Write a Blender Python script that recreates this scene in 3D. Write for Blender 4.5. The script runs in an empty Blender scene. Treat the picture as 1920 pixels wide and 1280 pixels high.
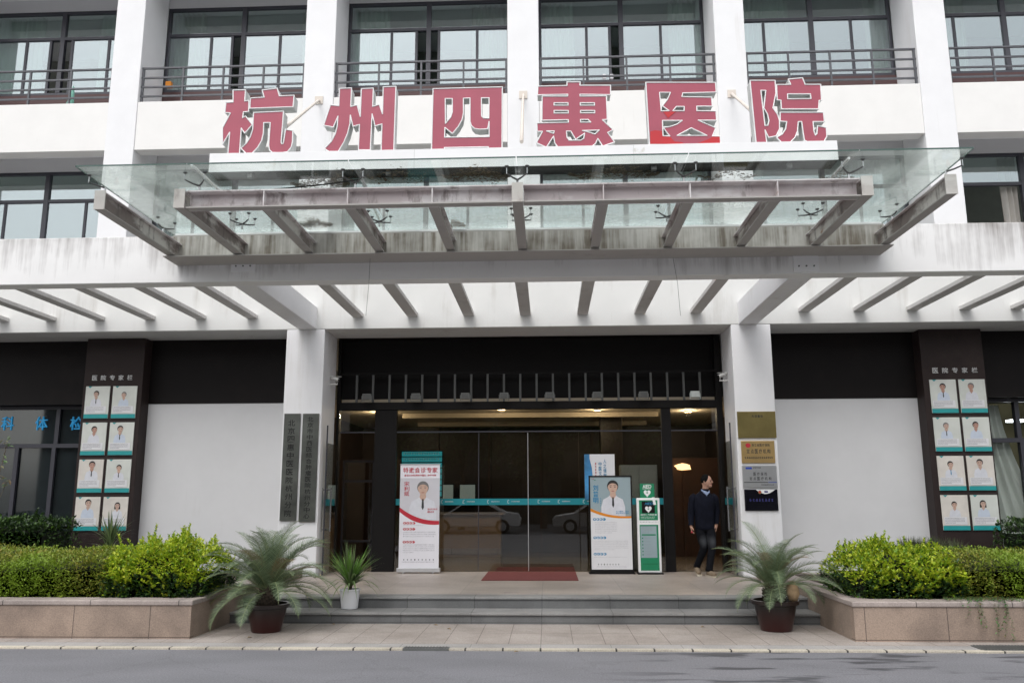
import bpy, bmesh, math, random
from math import sin, cos, pi, radians as RAD
from mathutils import Vector, Matrix
random.seed(7)
SC = bpy.context.scene
COL = SC.collection
# ------------------------------------------------------------------ camera
CAM = Vector((0, 0, 1.68)); F = 1560.0
PITCH, YAW, ROLL = RAD(10.6), RAD(2.45), RAD(-0.18)
fw = Vector((-sin(YAW)*cos(PITCH), cos(YAW)*cos(PITCH), sin(PITCH)))
r0 = Vector((cos(YAW), sin(YAW), 0)); u0 = r0.cross(fw)
rt = r0*cos(ROLL) + u0*sin(ROLL); up = u0*cos(ROLL) - r0*sin(ROLL)
cd = bpy.data.cameras.new('camera'); cam = bpy.data.objects.new('camera', cd); COL.objects.link(cam)
cam.matrix_world = Matrix(((rt.x, up.x, -fw.x, CAM.x), (rt.y, up.y, -fw.y, CAM.y), (rt.z, up.z, -fw.z, CAM.z), (0, 0, 0, 1)))
cd.sensor_width = 36; cd.lens = F/1920*36; cd.clip_end = 500; cd.clip_start = .1
SC.camera = cam
# ------------------------------------------------------------------ sky and sun (overcast)
W = bpy.data.worlds.new("World"); SC.world = W; W.use_nodes = True
wn = W.node_tree.nodes; wl = W.node_tree.links
sky = wn.new('ShaderNodeTexSky'); sky.sky_type = 'NISHITA'; sky.sun_disc = False
SUN_EL, SUN_AZ = RAD(58), RAD(200)
sky.sun_elevation = SUN_EL; sky.sun_rotation = SUN_AZ; sky.dust_density = 3; sky.air_density = 1.5
hs = wn.new('ShaderNodeHueSaturation'); hs.inputs['Saturation'].default_value = .16
wl.new(sky.outputs[0], hs.inputs['Color']); wl.new(hs.outputs[0], wn['Background'].inputs[0])
wn['Background'].inputs[1].default_value = .15
sl = bpy.data.lights.new('sun', 'SUN'); sl.energy = .72; sl.angle = RAD(28); sl.color = (1, .965, .94)
so = bpy.data.objects.new('sun', sl); COL.objects.link(so)
sd = Vector((sin(SUN_AZ)*cos(SUN_EL), cos(SUN_AZ)*cos(SUN_EL), sin(SUN_EL)))
so.rotation_euler = sd.to_track_quat('Z', 'Y').to_euler()
SC.view_settings.view_transform = 'Standard'; SC.view_settings.look = 'None'
SC.view_settings.exposure = .66; SC.view_settings.gamma = 1

def at(px, py, ax=1, val=15.1):
    """point where the photograph's pixel meets the plane axis=val"""
    d = rt*(px-960) - up*(py-640) + fw*F
    return CAM + d*((val-CAM[ax])/d[ax])
# ------------------------------------------------------------------ materials
def newmat(name):
    m = bpy.data.materials.new(name); m.use_nodes = True
    return m, m.node_tree.nodes, m.node_tree.links, m.node_tree.nodes['Principled BSDF']
def ramp(N, pts):
    r = N.new('ShaderNodeValToRGB'); e = r.color_ramp.elements
    e[0].position, e[0].color = pts[0][0], (*pts[0][1], 1)
    e[1].position, e[1].color = pts[-1][0], (*pts[-1][1], 1)
    for p, c in pts[1:-1]:
        q = e.new(p); q.color = (*c, 1)
    return r
def noise(N, L, scale, vec=(1, 1, 1), detail=5, rough=.6, loc=(0, 0, 0)):
    g = N.new('ShaderNodeNewGeometry'); mp = N.new('ShaderNodeMapping'); mp.inputs['Scale'].default_value = vec
    mp.inputs['Location'].default_value = loc
    n = N.new('ShaderNodeTexNoise'); n.inputs['Scale'].default_value = scale; n.inputs['Detail'].default_value = detail
    n.inputs['Roughness'].default_value = rough
    L.new(g.outputs['Position'], mp.inputs['Vector']); L.new(mp.outputs[0], n.inputs['Vector'])
    return n
def mixc(N, L, fac, a, b, mode='MIX'):
    m = N.new('ShaderNodeMix'); m.data_type = 'RGBA'; m.blend_type = mode
    for s, v in ((m.inputs[0], fac), (m.inputs[6], a), (m.inputs[7], b)):
        if isinstance(v, (int, float)): s.default_value = v
        elif isinstance(v, tuple): s.default_value = (*v, 1)
        else: L.new(v, s)
    return m.outputs[2]
def plain(name, c, rough=.6, metal=0, var=.06, scale=6, bump=0, bscale=60, emit=0, spec=.5):
    m, N, L, B = newmat(name)
    B.inputs['Roughness'].default_value = rough; B.inputs['Metallic'].default_value = metal
    B.inputs['Specular IOR Level'].default_value = spec
    n = noise(N, L, scale)
    r = ramp(N, [(.3, tuple(max(0, x*(1-var)) for x in c)), (.7, tuple(x*(1+var) for x in c))])
    L.new(n.outputs[0], r.inputs[0]); L.new(r.outputs[0], B.inputs['Base Color'])
    if bump:
        b = noise(N, L, bscale); bb = N.new('ShaderNodeBump'); bb.inputs['Strength'].default_value = bump; bb.inputs['Distance'].default_value = .01
        L.new(b.outputs[0], bb.inputs['Height']); L.new(bb.outputs[0], B.inputs['Normal'])
    if emit:
        B.inputs['Emission Color'].default_value = (*c, 1); B.inputs['Emission Strength'].default_value = emit
    return m
def stained(name, base, stain, lo, hi, sx=7, sz=.35, big=.5, rough=.75, bump=.12, zgrad=None):
    """painted masonry with vertical run-off streaks"""
    m, N, L, B = newmat(name); B.inputs['Roughness'].default_value = rough; B.inputs['Specular IOR Level'].default_value = .2
    a = noise(N, L, 1, (sx, sx, sz), 6, .65); b = noise(N, L, big, (1, 1, 1), 4, .6, (3, 1, 7))
    mu = N.new('ShaderNodeMath'); mu.operation = 'MULTIPLY'; L.new(a.outputs[0], mu.inputs[0]); L.new(b.outputs[0], mu.inputs[1])
    out = mu.outputs[0]
    if zgrad:
        g = N.new('ShaderNodeNewGeometry'); s = N.new('ShaderNodeSeparateXYZ'); L.new(g.outputs['Position'], s.inputs[0])
        mr = N.new('ShaderNodeMapRange'); mr.inputs['From Min'].default_value = zgrad[0]; mr.inputs['From Max'].default_value = zgrad[1]
        mr.inputs['To Min'].default_value = zgrad[2]; mr.inputs['To Max'].default_value = zgrad[3]
        L.new(s.outputs[2], mr.inputs[0])
        m2 = N.new('ShaderNodeMath'); m2.operation = 'MULTIPLY'; L.new(out, m2.inputs[0]); L.new(mr.outputs[0], m2.inputs[1]); out = m2.outputs[0]
    r = ramp(N, [(lo, (0, 0, 0)), (hi, (1, 1, 1))]); L.new(out, r.inputs[0])
    fine = noise(N, L, 2.2); fr = ramp(N, [(.3, tuple(x*.97 for x in base)), (.7, tuple(min(1, x*1.02) for x in base))]); L.new(fine.outputs[0], fr.inputs[0])
    L.new(mixc(N, L, r.outputs[0], fr.outputs[0], stain), B.inputs['Base Color'])
    bn = noise(N, L, 90); bb = N.new('ShaderNodeBump'); bb.inputs['Strength'].default_value = bump; bb.inputs['Distance'].default_value = .006
    L.new(bn.outputs[0], bb.inputs['Height']); L.new(bb.outputs[0], B.inputs['Normal'])
    return m
def steelmat(name, base, patch, dark):
    m, N, L, B = newmat(name); B.inputs['Roughness'].default_value = .62
    a = noise(N, L, 1.1, (1, 1, 2.4), 5, .62); r = ramp(N, [(.45, (0, 0, 0)), (.56, (1, 1, 1))]); L.new(a.outputs[0], r.inputs[0])
    b = noise(N, L, 2.6, (2.5, 2.5, .8), 6, .7, (5, 2, 1)); r2 = ramp(N, [(.53, (0, 0, 0)), (.68, (1, 1, 1))]); L.new(b.outputs[0], r2.inputs[0])
    rust = noise(N, L, 1.7, (1, 1, 5), 5, .6, (9, 4, 3)); r3 = ramp(N, [(.66, (0, 0, 0)), (.75, (1, 1, 1))]); L.new(rust.outputs[0], r3.inputs[0])
    c = mixc(N, L, r.outputs[0], base, patch); c = mixc(N, L, r2.outputs[0], c, dark); c = mixc(N, L, r3.outputs[0], c, (.33, .19, .11))
    L.new(c, B.inputs['Base Color'])
    return m
def glassmat(name, tint, refl, rough=.0, gl=(1, 1, 1), dirt=None, rust=False, wave=False):
    m, N, L, B = newmat(name); N.remove(B)
    tr = N.new('ShaderNodeBsdfTransparent'); tr.inputs[0].default_value = (*tint, 1)
    g = N.new('ShaderNodeBsdfGlossy'); g.inputs['Roughness'].default_value = rough; g.inputs[0].default_value = (*gl, 1)
    mx = N.new('ShaderNodeMixShader'); L.new(tr.outputs[0], mx.inputs[1]); L.new(g.outputs[0], mx.inputs[2])
    fr = N.new('ShaderNodeLayerWeight'); fr.inputs[0].default_value = .5
    pw = N.new('ShaderNodeMath'); pw.operation = 'POWER'; pw.inputs[1].default_value = 4.5; L.new(fr.outputs['Facing'], pw.inputs[0])
    ad = N.new('ShaderNodeMath'); ad.operation = 'MULTIPLY_ADD'; ad.use_clamp = True; ad.inputs[1].default_value = .8; ad.inputs[2].default_value = refl+.04
    L.new(pw.outputs[0], ad.inputs[0]); L.new(ad.outputs[0], mx.inputs[0])
    if wave:
        wn_ = noise(N, L, .9, (1, 1, .6), 3, .5); wb = N.new('ShaderNodeBump'); wb.inputs['Strength'].default_value = .05; wb.inputs['Distance'].default_value = .03
        L.new(wn_.outputs[0], wb.inputs['Height']); L.new(wb.outputs[0], g.inputs['Normal'])
    out = mx.outputs[0]
    if dirt:  # real dirt plus a pale reflection veil painted into the glass
        d = N.new('ShaderNodeBsdfDiffuse'); d.inputs[0].default_value = (*dirt[0], 1)
        tl = N.new('ShaderNodeBsdfTranslucent'); tl.inputs[0].default_value = (*dirt[0], 1)
        ds = N.new('ShaderNodeMixShader'); ds.inputs[0].default_value = .5; L.new(d.outputs[0], ds.inputs[1]); L.new(tl.outputs[0], ds.inputs[2])
        n = noise(N, L, dirt[1], (1, 1.6, 1), 7, .7); r = ramp(N, [(dirt[2], (dirt[4],)*3), (dirt[3], (dirt[5],)*3)]); L.new(n.outputs[0], r.inputs[0])
        g2 = N.new('ShaderNodeNewGeometry'); s2 = N.new('ShaderNodeSeparateXYZ'); L.new(g2.outputs['Position'], s2.inputs[0])
        ax_ = N.new('ShaderNodeMath'); ax_.operation = 'ABSOLUTE'; L.new(s2.outputs[0], ax_.inputs[0])
        mxr = N.new('ShaderNodeMapRange'); mxr.inputs['From Min'].default_value = 3.4; mxr.inputs['From Max'].default_value = 4.4; L.new(ax_.outputs[0], mxr.inputs[0])
        myr = N.new('ShaderNodeMapRange'); myr.inputs['From Min'].default_value = 9.7; myr.inputs['From Max'].default_value = 10.3; L.new(s2.outputs[1], myr.inputs[0])
        mm_ = N.new('ShaderNodeMath'); mm_.operation = 'MAXIMUM'; L.new(mxr.outputs[0], mm_.inputs[0]); L.new(myr.outputs[0], mm_.inputs[1])
        ma_ = N.new('ShaderNodeMath'); ma_.operation = 'MULTIPLY_ADD'; ma_.inputs[1].default_value = .93; ma_.inputs[2].default_value = .07; L.new(mm_.outputs[0], ma_.inputs[0])
        mz_ = N.new('ShaderNodeMath'); mz_.operation = 'MULTIPLY'; L.new(r.outputs[0], mz_.inputs[0]); L.new(ma_.outputs[0], mz_.inputs[1])
        m2 = N.new('ShaderNodeMixShader'); L.new(mz_.outputs[0], m2.inputs[0]); L.new(out, m2.inputs[1]); L.new(ds.outputs[0], m2.inputs[2]); out = m2.outputs[0]
        if rust:   # leaf litter and rust washed into drifts behind the sign box
            n1 = noise(N, L, 1.0, (.9, 3.2, 1), 7, .78, (4.2, .6, 0)); n2 = noise(N, L, .55, (1, 2.4, 1), 2, .5, (1.7, 3.1, 0))
            mm = N.new('ShaderNodeMath'); mm.operation = 'MULTIPLY'; L.new(n1.outputs[0], mm.inputs[0]); L.new(n2.outputs[0], mm.inputs[1])
            g = N.new('ShaderNodeNewGeometry'); sp = N.new('ShaderNodeSeparateXYZ'); L.new(g.outputs['Position'], sp.inputs[0])
            cu = ramp(N, [(.0, (0, 0, 0)), (.30, (1, 1, 1)), (.62, (.93, .93, .93)), (1, (.86, .86, .86))])
            mr = N.new('ShaderNodeMapRange'); mr.inputs['From Min'].default_value = 9.0; mr.inputs['From Max'].default_value = 11.6; L.new(sp.outputs[1], mr.inputs[0]); L.new(mr.outputs[0], cu.inputs[0])
            m4 = N.new('ShaderNodeMath'); m4.operation = 'MULTIPLY'; L.new(mm.outputs[0], m4.inputs[0]); L.new(cu.outputs[0], m4.inputs[1])
            rr = ramp(N, [(.272, (0, 0, 0)), (.325, (.92, .92, .92))]); L.new(m4.outputs[0], rr.inputs[0])
            rd = N.new('ShaderNodeBsdfDiffuse'); cn_ = noise(N, L, 9); rc = ramp(N, [(.35, (.05, .03, .02)), (.65, (.20, .12, .07))]); L.new(cn_.outputs[0], rc.inputs[0]); L.new(rc.outputs[0], rd.inputs[0])
            m3 = N.new('ShaderNodeMixShader'); L.new(rr.outputs[0], m3.inputs[0]); L.new(out, m3.inputs[1]); L.new(rd.outputs[0], m3.inputs[2]); out = m3.outputs[0]
    L.new(out, N['Material Output'].inputs[0])
    return m
def leafmat(name, cols, rough=.5, trans=.25, zmix=None):
    """random colour for each leaf"""
    m, N, L, B = newmat(name)
    g = N.new('ShaderNodeNewGeometry'); r = ramp(N, [(i/(len(cols)-1), c) for i, c in enumerate(cols)])
    L.new(g.outputs['Random Per Island'], r.inputs[0])
    c = r.outputs[0]
    if zmix:
        n = noise(N, L, zmix[1], (1, 1, 1), 2, .5); rr = ramp(N, [(.42, (0, 0, 0)), (.6, (1, 1, 1))]); L.new(n.outputs[0], rr.inputs[0])
        c = mixc(N, L, rr.outputs[0], c, zmix[0])
    L.new(c, B.inputs['Base Color']); B.inputs['Roughness'].default_value = rough
    tl = N.new('ShaderNodeBsdfTranslucent'); L.new(c, tl.inputs[0])
    mx = N.new('ShaderNodeMixShader'); mx.inputs[0].default_value = trans
    L.new(B.outputs[0], mx.inputs[1]); L.new(tl.outputs[0], mx.inputs[2]); L.new(mx.outputs[0], N['Material Output'].inputs[0])
    return m
M = {}
M['white'] = stained('white_wall_paint', (.80, .80, .815), (.60, .58, .55), .32, .62)
M['cream'] = stained('cream_fascia_paint', (.80, .79, .775), (.60, .57, .53), .34, .62)
M['slat'] = stained('weathered_slat_paint', (.60, .585, .57), (.40, .38, .35), .28, .55, 4, 4, 1.1)
M['fascia'] = stained('shade_toned_fascia_paint', (.66, .66, .645), (.44, .42, .39), .30, .56, 6, .4, .8)  # fascia paint darkened in its colour to offset strong light behind the slats
M['beam'] = stained('stained_beam_paint', (.80, .795, .79), (.27, .25, .24), .20, .46, 9, .5, .9, zgrad=(4.78, 5.5, .60, 1.25))
M['panelwall'] = stained('white_panel_paint', (.67, .67, .68), (.57, .56, .55), .38, .66)
M['brown'] = stained('dark_brown_cladding', (.0075, .0055, .0055), (.014, .010, .0095), .25, .5, 3, 3, .7, .55)
M['pillarbrown'] = stained('brown_pillar_cladding', (.030, .021, .020), (.050, .035, .032), .25, .5, 3, 3, .7, .5)
M['maroon'] = plain('maroon_sill_paint', (.075, .035, .035), .6)
M['black'] = plain('black_powder_coat', (.011, .010, .010), .6, spec=.15)
M['frame'] = plain('grey_window_frame', (.045, .045, .058), .4)
M['rail'] = plain('grey_railing_paint', (.085, .088, .10), .45, 0, .15, 9)
M['steel'] = steelmat('peeling_grey_steel', (.60, .535, .54), (.78, .745, .75), (.30, .25, .245))
M['flange'] = stained('grey_flange_paint', (.44, .415, .40), (.30, .27, .25), .30, .6, 5, 5, 1.5)
M['strut'] = plain('beige_strut_paint', (.66, .60, .54), .6)
M['litter'] = leafmat('dead_leaf', [(.08, .05, .03), (.17, .11, .07), (.10, .09, .04), (.24, .17, .11)], .9, .1)
M['rustgrit'] = leafmat('rust_grit', [(.20, .09, .03), (.30, .15, .06)], .9, .2)
M['glassedge'] = plain('dark_green_glass_edge', (.05, .10, .085), .2)
M['steelend'] = steelmat('flaking_cream_steel', (.52, .49, .46), (.62, .60, .57), (.34, .30, .28))
M['steeldark'] = steelmat('brown_stained_steel', (.21, .17, .16), (.60, .57, .54), (.10, .08, .075))
M['steelback'] = stained('run_stained_steel', (.58, .555, .53), (.21, .18, .15), .17, .36, 16, .9, 1.3)
M['stainless'] = plain('stainless_steel', (.55, .55, .56), .25, 1)
M['darkmetal'] = plain('dark_fitting_metal', (.12, .12, .12), .4, .8)
M['canopyglass'] = glassmat('green_canopy_glass', (.935, .968, .953), -.022, .02, dirt=((.60, .655, .63), 1.3, .42, .70, .14, .50))
M['winglass'] = glassmat('window_glass', (.72, .83, .79), .23, .0, (.87, .90, .95), wave=True)
M['lowglass'] = glassmat('dark_window_glass', (.60, .63, .64), .02, .03)
M['clearlow'] = glassmat('clear_window_glass', (.88, .90, .89), .0, .0)
M['doorglass'] = glassmat('door_glass', (.76, .77, .75), .02, .0)
M['frost'] = plain('grey_blind', (.16, .175, .18), .8)
M['asphalt'] = None
M['soil'] = plain('planter_soil', (.05, .035, .025), .95, 0, .4, 12, .5)
M['boxwhite'] = stained('white_sign_box_paint', (.84, .84, .85), (.42, .38, .28), .36, .50, 5, 5, 1.6)
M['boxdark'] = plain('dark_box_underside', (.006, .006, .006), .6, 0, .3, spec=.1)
M['fade'] = plain('faded_red_acrylic', (.37, .068, .108), .3, 0, .07, 3)
M['red'] = plain('bright_red_acrylic', (.50, .012, .02), .3, 0, .04)
M['letterside'] = plain('letter_return_grey', (.60, .61, .60), .45, .2, .1)
M['letteredge'] = plain('letter_trim_white', (.84, .84, .84), .4)
M['poster'] = plain('poster_pale_ground', (.62, .64, .60), .35, 0, .08, 3)
M['posterwhite'] = plain('poster_white', (.72, .72, .74), .4, 0, .02)
M['bannerwhite'] = plain('banner_white', (.76, .75, .80), .5, 0, .03, 4)
M['bannergrey'] = plain('banner_grey_ground', (.58, .57, .61), .5, 0, .03, 3)
M['teal'] = plain('poster_teal', (.02, .30, .31), .4, 0, .08, 5)
M['tealband'] = plain('teal_film', (.012, .22, .26), .35)
M['green'] = plain('aed_green', (.01, .22, .10), .4, 0, .04)
M['skin'] = plain('printed_skin', (.55, .37, .29), .5, 0, .05, 30)
M['coat'] = plain('printed_coat', (.64, .65, .70), .5, 0, .06, 14)
M['hairdark'] = plain('printed_dark_hair', (.02, .018, .018), .6)
M['hairgrey'] = plain('printed_grey_hair', (.16, .155, .155), .6)
M['ink'] = plain('dark_ink', (.03, .03, .035), .5)
M['greyink'] = plain('grey_ink', (.27, .27, .30), .5)
M['lightink'] = plain('pale_ink', (.62, .62, .62), .5)
M['redink'] = plain('red_ink', (.48, .02, .04), .5)
M['blueink'] = plain('blue_ink', (.02, .22, .42), .5)
M['orange'] = plain('orange_ink', (.70, .24, .01), .5)
M['bluegrey'] = plain('poster_blue_grey', (.30, .38, .41), .4, 0, .05, 2)
M['blueposter'] = plain('poster_blue', (.06, .26, .52), .4, 0, .5, 2.5)
M['cyanletter'] = plain('cyan_letter', (.01, .22, .45), .4, 0, .04, 8, emit=.25)
M['gold'] = plain('brushed_brass', (.62, .42, .18), .33, .85, .12, 4)
M['darkgold'] = plain('dark_brass', (.34, .27, .11), .30, .95, .2, 3)
M['silver'] = plain('brushed_silver', (.60, .60, .61), .32, .85, .05, 4)
M['blackplaque'] = plain('black_plaque', (.008, .008, .012), .08, 0, .2, 5)
M['plaque'] = plain('dark_vertical_plaque', (.105, .110, .100), .3, .3, .4, 2.2)
M['granite'] = None
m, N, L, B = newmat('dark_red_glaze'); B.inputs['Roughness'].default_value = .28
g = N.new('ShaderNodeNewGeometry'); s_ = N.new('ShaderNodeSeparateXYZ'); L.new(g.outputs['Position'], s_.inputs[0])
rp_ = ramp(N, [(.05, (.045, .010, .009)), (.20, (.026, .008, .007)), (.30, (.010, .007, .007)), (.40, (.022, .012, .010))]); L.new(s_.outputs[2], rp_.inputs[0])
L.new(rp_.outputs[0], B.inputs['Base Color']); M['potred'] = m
M['potwhite'] = plain('white_pot_plastic', (.66, .66, .68), .4, 0, .03)
M['mat'] = plain('red_doormat', (.15, .035, .032), .95, 0, .25, 25, .4, 300)
M['alu'] = plain('aluminium', (.60, .60, .62), .35, .6)
M['curtain'] = plain('grey_curtain', (.58, .55, .51), .8, 0, .08, 2)
M['curtainwhite'] = plain('sheer_curtain', (.72, .73, .70), .85, 0, .06, 2)
M['room'] = plain('room_wall', (.30, .31, .28), .85)
M['wood'] = plain('brown_lobby_wood', (.030, .020, .015), .4, 0, .3, 2)
M['orangewood'] = plain('orange_lobby_wood', (.048, .021, .011), .45, 0, .3, 2)
M['lobbyceil'] = plain('lobby_ceiling_cream', (.52, .44, .33), .8)
M['desk'] = plain('tan_desk', (.30, .20, .12), .5)
M['lamp'] = plain('lit_lamp', (1, .86, .66), .5, 0, 0, emit=14)
M['coldlamp'] = plain('cold_lit_lamp', (.9, .95, 1), .5, 0, 0, emit=7)
M['warmsign'] = plain('lit_warm_sign', (1, .62, .28), .5, 0, .3, 12, emit=1.3)
M['palereflection'] = plain('pale_glowing_reflection', (.30, .36, .34), .4, 0, .1, 2, emit=.30)
M['screen'] = plain('lit_teal_board', (.03, .30, .34), .4, 0, .05, 3, emit=.55)
M['camwhite'] = plain('camera_white', (.62, .62, .60), .4)
M['lampgrey'] = plain('floodlight_grey', (.16, .165, .16), .5)
M['lampwhite'] = plain('floodlight_white', (.62, .66, .64), .4)
M['barmetal'] = plain('lattice_grey', (.105, .108, .105), .55)
# plants
M['olive'] = leafmat('olive_hedge_leaf', [(.06, .09, .014), (.18, .23, .028), (.30, .34, .045), (.34, .27, .06)], .5, .35, ((.22, .33, .03), 1.1))
M['darkleaf'] = leafmat('dark_hedge_leaf', [(.012, .028, .010), (.035, .075, .018), (.075, .15, .025)], .4, .2)
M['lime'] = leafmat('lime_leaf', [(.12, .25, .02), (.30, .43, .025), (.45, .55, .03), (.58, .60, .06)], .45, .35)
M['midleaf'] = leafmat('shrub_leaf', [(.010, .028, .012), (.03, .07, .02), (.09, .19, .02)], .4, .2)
M['core'] = plain('shrub_core', (.012, .016, .008), .95, 0, .3, 8)
M['grassy'] = leafmat('grey_tuft_leaf', [(.03, .042, .018), (.08, .10, .04), (.11, .12, .06)], .6, .2)
M['creeper'] = leafmat('creeper_leaf', [(.05, .13, .04), (.13, .24, .08), (.20, .12, .07)], .5, .3)
M['frond'] = leafmat('cycad_leaf', [(.08, .125, .065), (.16, .225, .125), (.25, .32, .19)], .42, .2)
M['frondold'] = leafmat('dry_cycad_leaf', [(.22, .15, .08), (.30, .22, .12)], .6, .2)
M['rachis'] = plain('cycad_stem', (.20, .23, .11), .5)
M['trunk'] = plain('scaly_trunk', (.055, .04, .028), .9, 0, .5, 30, .8, 40)
M['cone'] = plain('cycad_cone', (.45, .31, .18), .8, 0, .2, 20, .6, 60)
M['draca'] = leafmat('strap_leaf', [(.06, .14, .025), (.15, .30, .05), (.22, .40, .08)], .4, .3)
M['draca2'] = leafmat('pale_strap_leaf', [(.05, .08, .03), (.15, .22, .09), (.25, .32, .14)], .45, .25)
M['bark'] = plain('tree_bark', (.09, .07, .05), .9, 0, .3, 10)
# person
M['pskin'] = plain('skin', (.44, .25, .18), .5, 0, .05, 20)
M['jacket'] = plain('navy_jacket', (.0045, .0055, .012), .85, 0, .4, 7, .6, 25, spec=.15)
M['shirt'] = plain('pale_blue_shirt', (.22, .28, .42), .7)
M['jeans'] = plain('faded_black_jeans', (.020, .021, .026), .85, 0, .3, 8, .3, 300)
M['jeansfade'] = plain('jeans_fade', (.10, .105, .12), .85, 0, .5, 9)
M['shoe'] = plain('brown_suede_shoe', (.20, .15, .10), .8)
M['sole'] = plain('pale_shoe_sole', (.45, .40, .32), .7)
M['phairm'] = plain('black_hair', (.004, .004, .004), .8, spec=.1)

def groundmats():
    # asphalt with damp patches
    m, N, L, B = newmat('road_asphalt')
    a = noise(N, L, 55, (1, 1, 1), 6, .85); ra = ramp(N, [(.32, (.10, .10, .11)), (.5, (.165, .165, .18)), (.70, (.25, .25, .27))]); L.new(a.outputs[0], ra.inputs[0])
    w = noise(N, L, .8, (1, 4.5, 1), 4, .55, (2.3, 1.2, 0)); rw = ramp(N, [(.555, (0, 0, 0)), (.61, (1, 1, 1))]); L.new(w.outputs[0], rw.inputs[0])
    g = N.new('ShaderNodeNewGeometry'); s = N.new('ShaderNodeSeparateXYZ'); L.new(g.outputs['Position'], s.inputs[0])
    mr = N.new('ShaderNodeMapRange'); mr.inputs['From Min'].default_value = .3; mr.inputs['From Max'].default_value = 1.6
    L.new(s.outputs[0], mr.inputs[0])
    mu = N.new('ShaderNodeMath'); mu.operation = 'MULTIPLY'; L.new(rw.outputs[0], mu.inputs[0]); L.new(mr.outputs[0], mu.inputs[1])
    big = noise(N, L, .7, (1, 2, 1), 3, .5, (8, 1, 0)); rb = ramp(N, [(.3, (.88, .88, .88)), (.7, (1.08, 1.08, 1.08))]); L.new(big.outputs[0], rb.inputs[0])
    c = mixc(N, L, 1.0, ra.outputs[0], rb.outputs[0], 'MULTIPLY')
    vo = N.new('ShaderNodeTexVoronoi'); vo.feature = 'DISTANCE_TO_EDGE'; vo.inputs['Scale'].default_value = .55
    wv_ = noise(N, L, 2.5, (1, 1, 1), 5, .7, (3, 3, 0)); vm = N.new('ShaderNodeVectorMath'); vm.operation = 'MULTIPLY_ADD'; vm.inputs[1].default_value = (.6, .6, .6); L.new(wv_.outputs['Color'], vm.inputs[0]); L.new(g.outputs['Position'], vm.inputs[2]); L.new(vm.outputs[0], vo.inputs['Vector'])
    rv = ramp(N, [(.0, (.84, .84, .84)), (.010, (1, 1, 1))]); L.new(vo.outputs['Distance'], rv.inputs[0])
    sp_ = noise(N, L, 14, (1, 1, 1), 2, .5, (5, 5, 0)); rs_ = ramp(N, [(.70, (1, 1, 1)), (.76, (.75, .75, .75))]); L.new(sp_.outputs[0], rs_.inputs[0])
    c = mixc(N, L, 1.0, c, rv.outputs[0], 'MULTIPLY'); c = mixc(N, L, 1.0, c, rs_.outputs[0], 'MULTIPLY')
    L.new(mixc(N, L, mu.outputs[0], c, (.06, .06, .068)), B.inputs['Base Color'])
    B.inputs['Roughness'].default_value = .75
    bb = N.new('ShaderNodeBump'); bb.inputs['Strength'].default_value = .5; bb.inputs['Distance'].default_value = .01
    L.new(a.outputs[0], bb.inputs['Height']); L.new(bb.outputs[0], B.inputs['Normal'])
    M['asphalt'] = m
    def tiles(name, c1, c2, mortar, bw, bh, msz, rough, speck=120, off=0.0, vec=None, dirt=(.8, .8, .8)):
        m, N, L, B = newmat(name)
        g = N.new('ShaderNodeNewGeometry'); t = N.new('ShaderNodeTexBrick')
        mp = N.new('ShaderNodeMapping')
        if vec: mp.inputs['Rotation'].default_value = vec
        mp.inputs['Location'].default_value = (.11, .03, .0)
        L.new(g.outputs['Position'], mp.inputs['Vector']); L.new(mp.outputs[0], t.inputs['Vector'])
        t.offset = off; t.inputs['Scale'].default_value = 1; t.inputs['Brick Width'].default_value = bw; t.inputs['Row Height'].default_value = bh
        t.inputs['Mortar Size'].default_value = msz; t.inputs['Mortar Smooth'].default_value = .3; t.inputs['Bias'].default_value = 0
        t.inputs['Color1'].default_value = (*c1, 1); t.inputs['Color2'].default_value = (*c2, 1); t.inputs['Mortar'].default_value = (*mortar, 1)
        n = noise(N, L, speck, (1, 1, 1), 3, .8); r = ramp(N, [(.25, (.62, .62, .62)), (.75, (1.2, 1.2, 1.2))]); L.new(n.outputs[0], r.inputs[0])
        n2 = noise(N, L, 1.4, (1, 1, 1), 5, .6, (1, 2, 3)); r2 = ramp(N, [(.35, dirt), (.62, (1.08, 1.08, 1.08))]); L.new(n2.outputs[0], r2.inputs[0])
        c = mixc(N, L, 1.0, t.outputs[0], r.outputs[0], 'MULTIPLY'); c = mixc(N, L, 1.0, c, r2.outputs[0], 'MULTIPLY')
        L.new(c, B.inputs['Base Color']); B.inputs['Roughness'].default_value = rough
        return m
    M['paving'] = tiles('paving_slab', (.365, .325, .298), (.335, .30, .275), (.20, .17, .155), .375, .78, .006, .8, 60, dirt=(.78, .76, .74))
    M['landing'] = tiles('landing_slab', (.42, .365, .325), (.39, .34, .305), (.24, .22, .20), 1.2, .9, .004, .5, 50, dirt=(.86, .85, .84))
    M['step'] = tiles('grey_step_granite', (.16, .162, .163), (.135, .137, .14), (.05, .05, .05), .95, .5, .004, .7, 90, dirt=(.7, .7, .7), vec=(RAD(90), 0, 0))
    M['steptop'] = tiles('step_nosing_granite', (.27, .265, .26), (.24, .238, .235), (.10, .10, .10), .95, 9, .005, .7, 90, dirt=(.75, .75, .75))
    M['granite'] = tiles('speckled_planter_granite', (.35, .265, .21), (.32, .245, .195), (.12, .09, .075), .95, 9, .006, .75, 70, vec=(RAD(90), 0, 0), dirt=(.60, .60, .62))
    M['graniteside'] = tiles('speckled_planter_granite_side', (.33, .255, .205), (.30, .235, .19), (.12, .09, .075), .95, 9, .006, .75, 70, vec=(RAD(90), 0, RAD(90)), dirt=(.68, .68, .69))
    M['coping'] = tiles('pink_granite_coping', (.39, .33, .305), (.36, .31, .285), (.10, .085, .08), 1.1, 19, .007, .65, 80, dirt=(.75, .75, .75))
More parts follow.
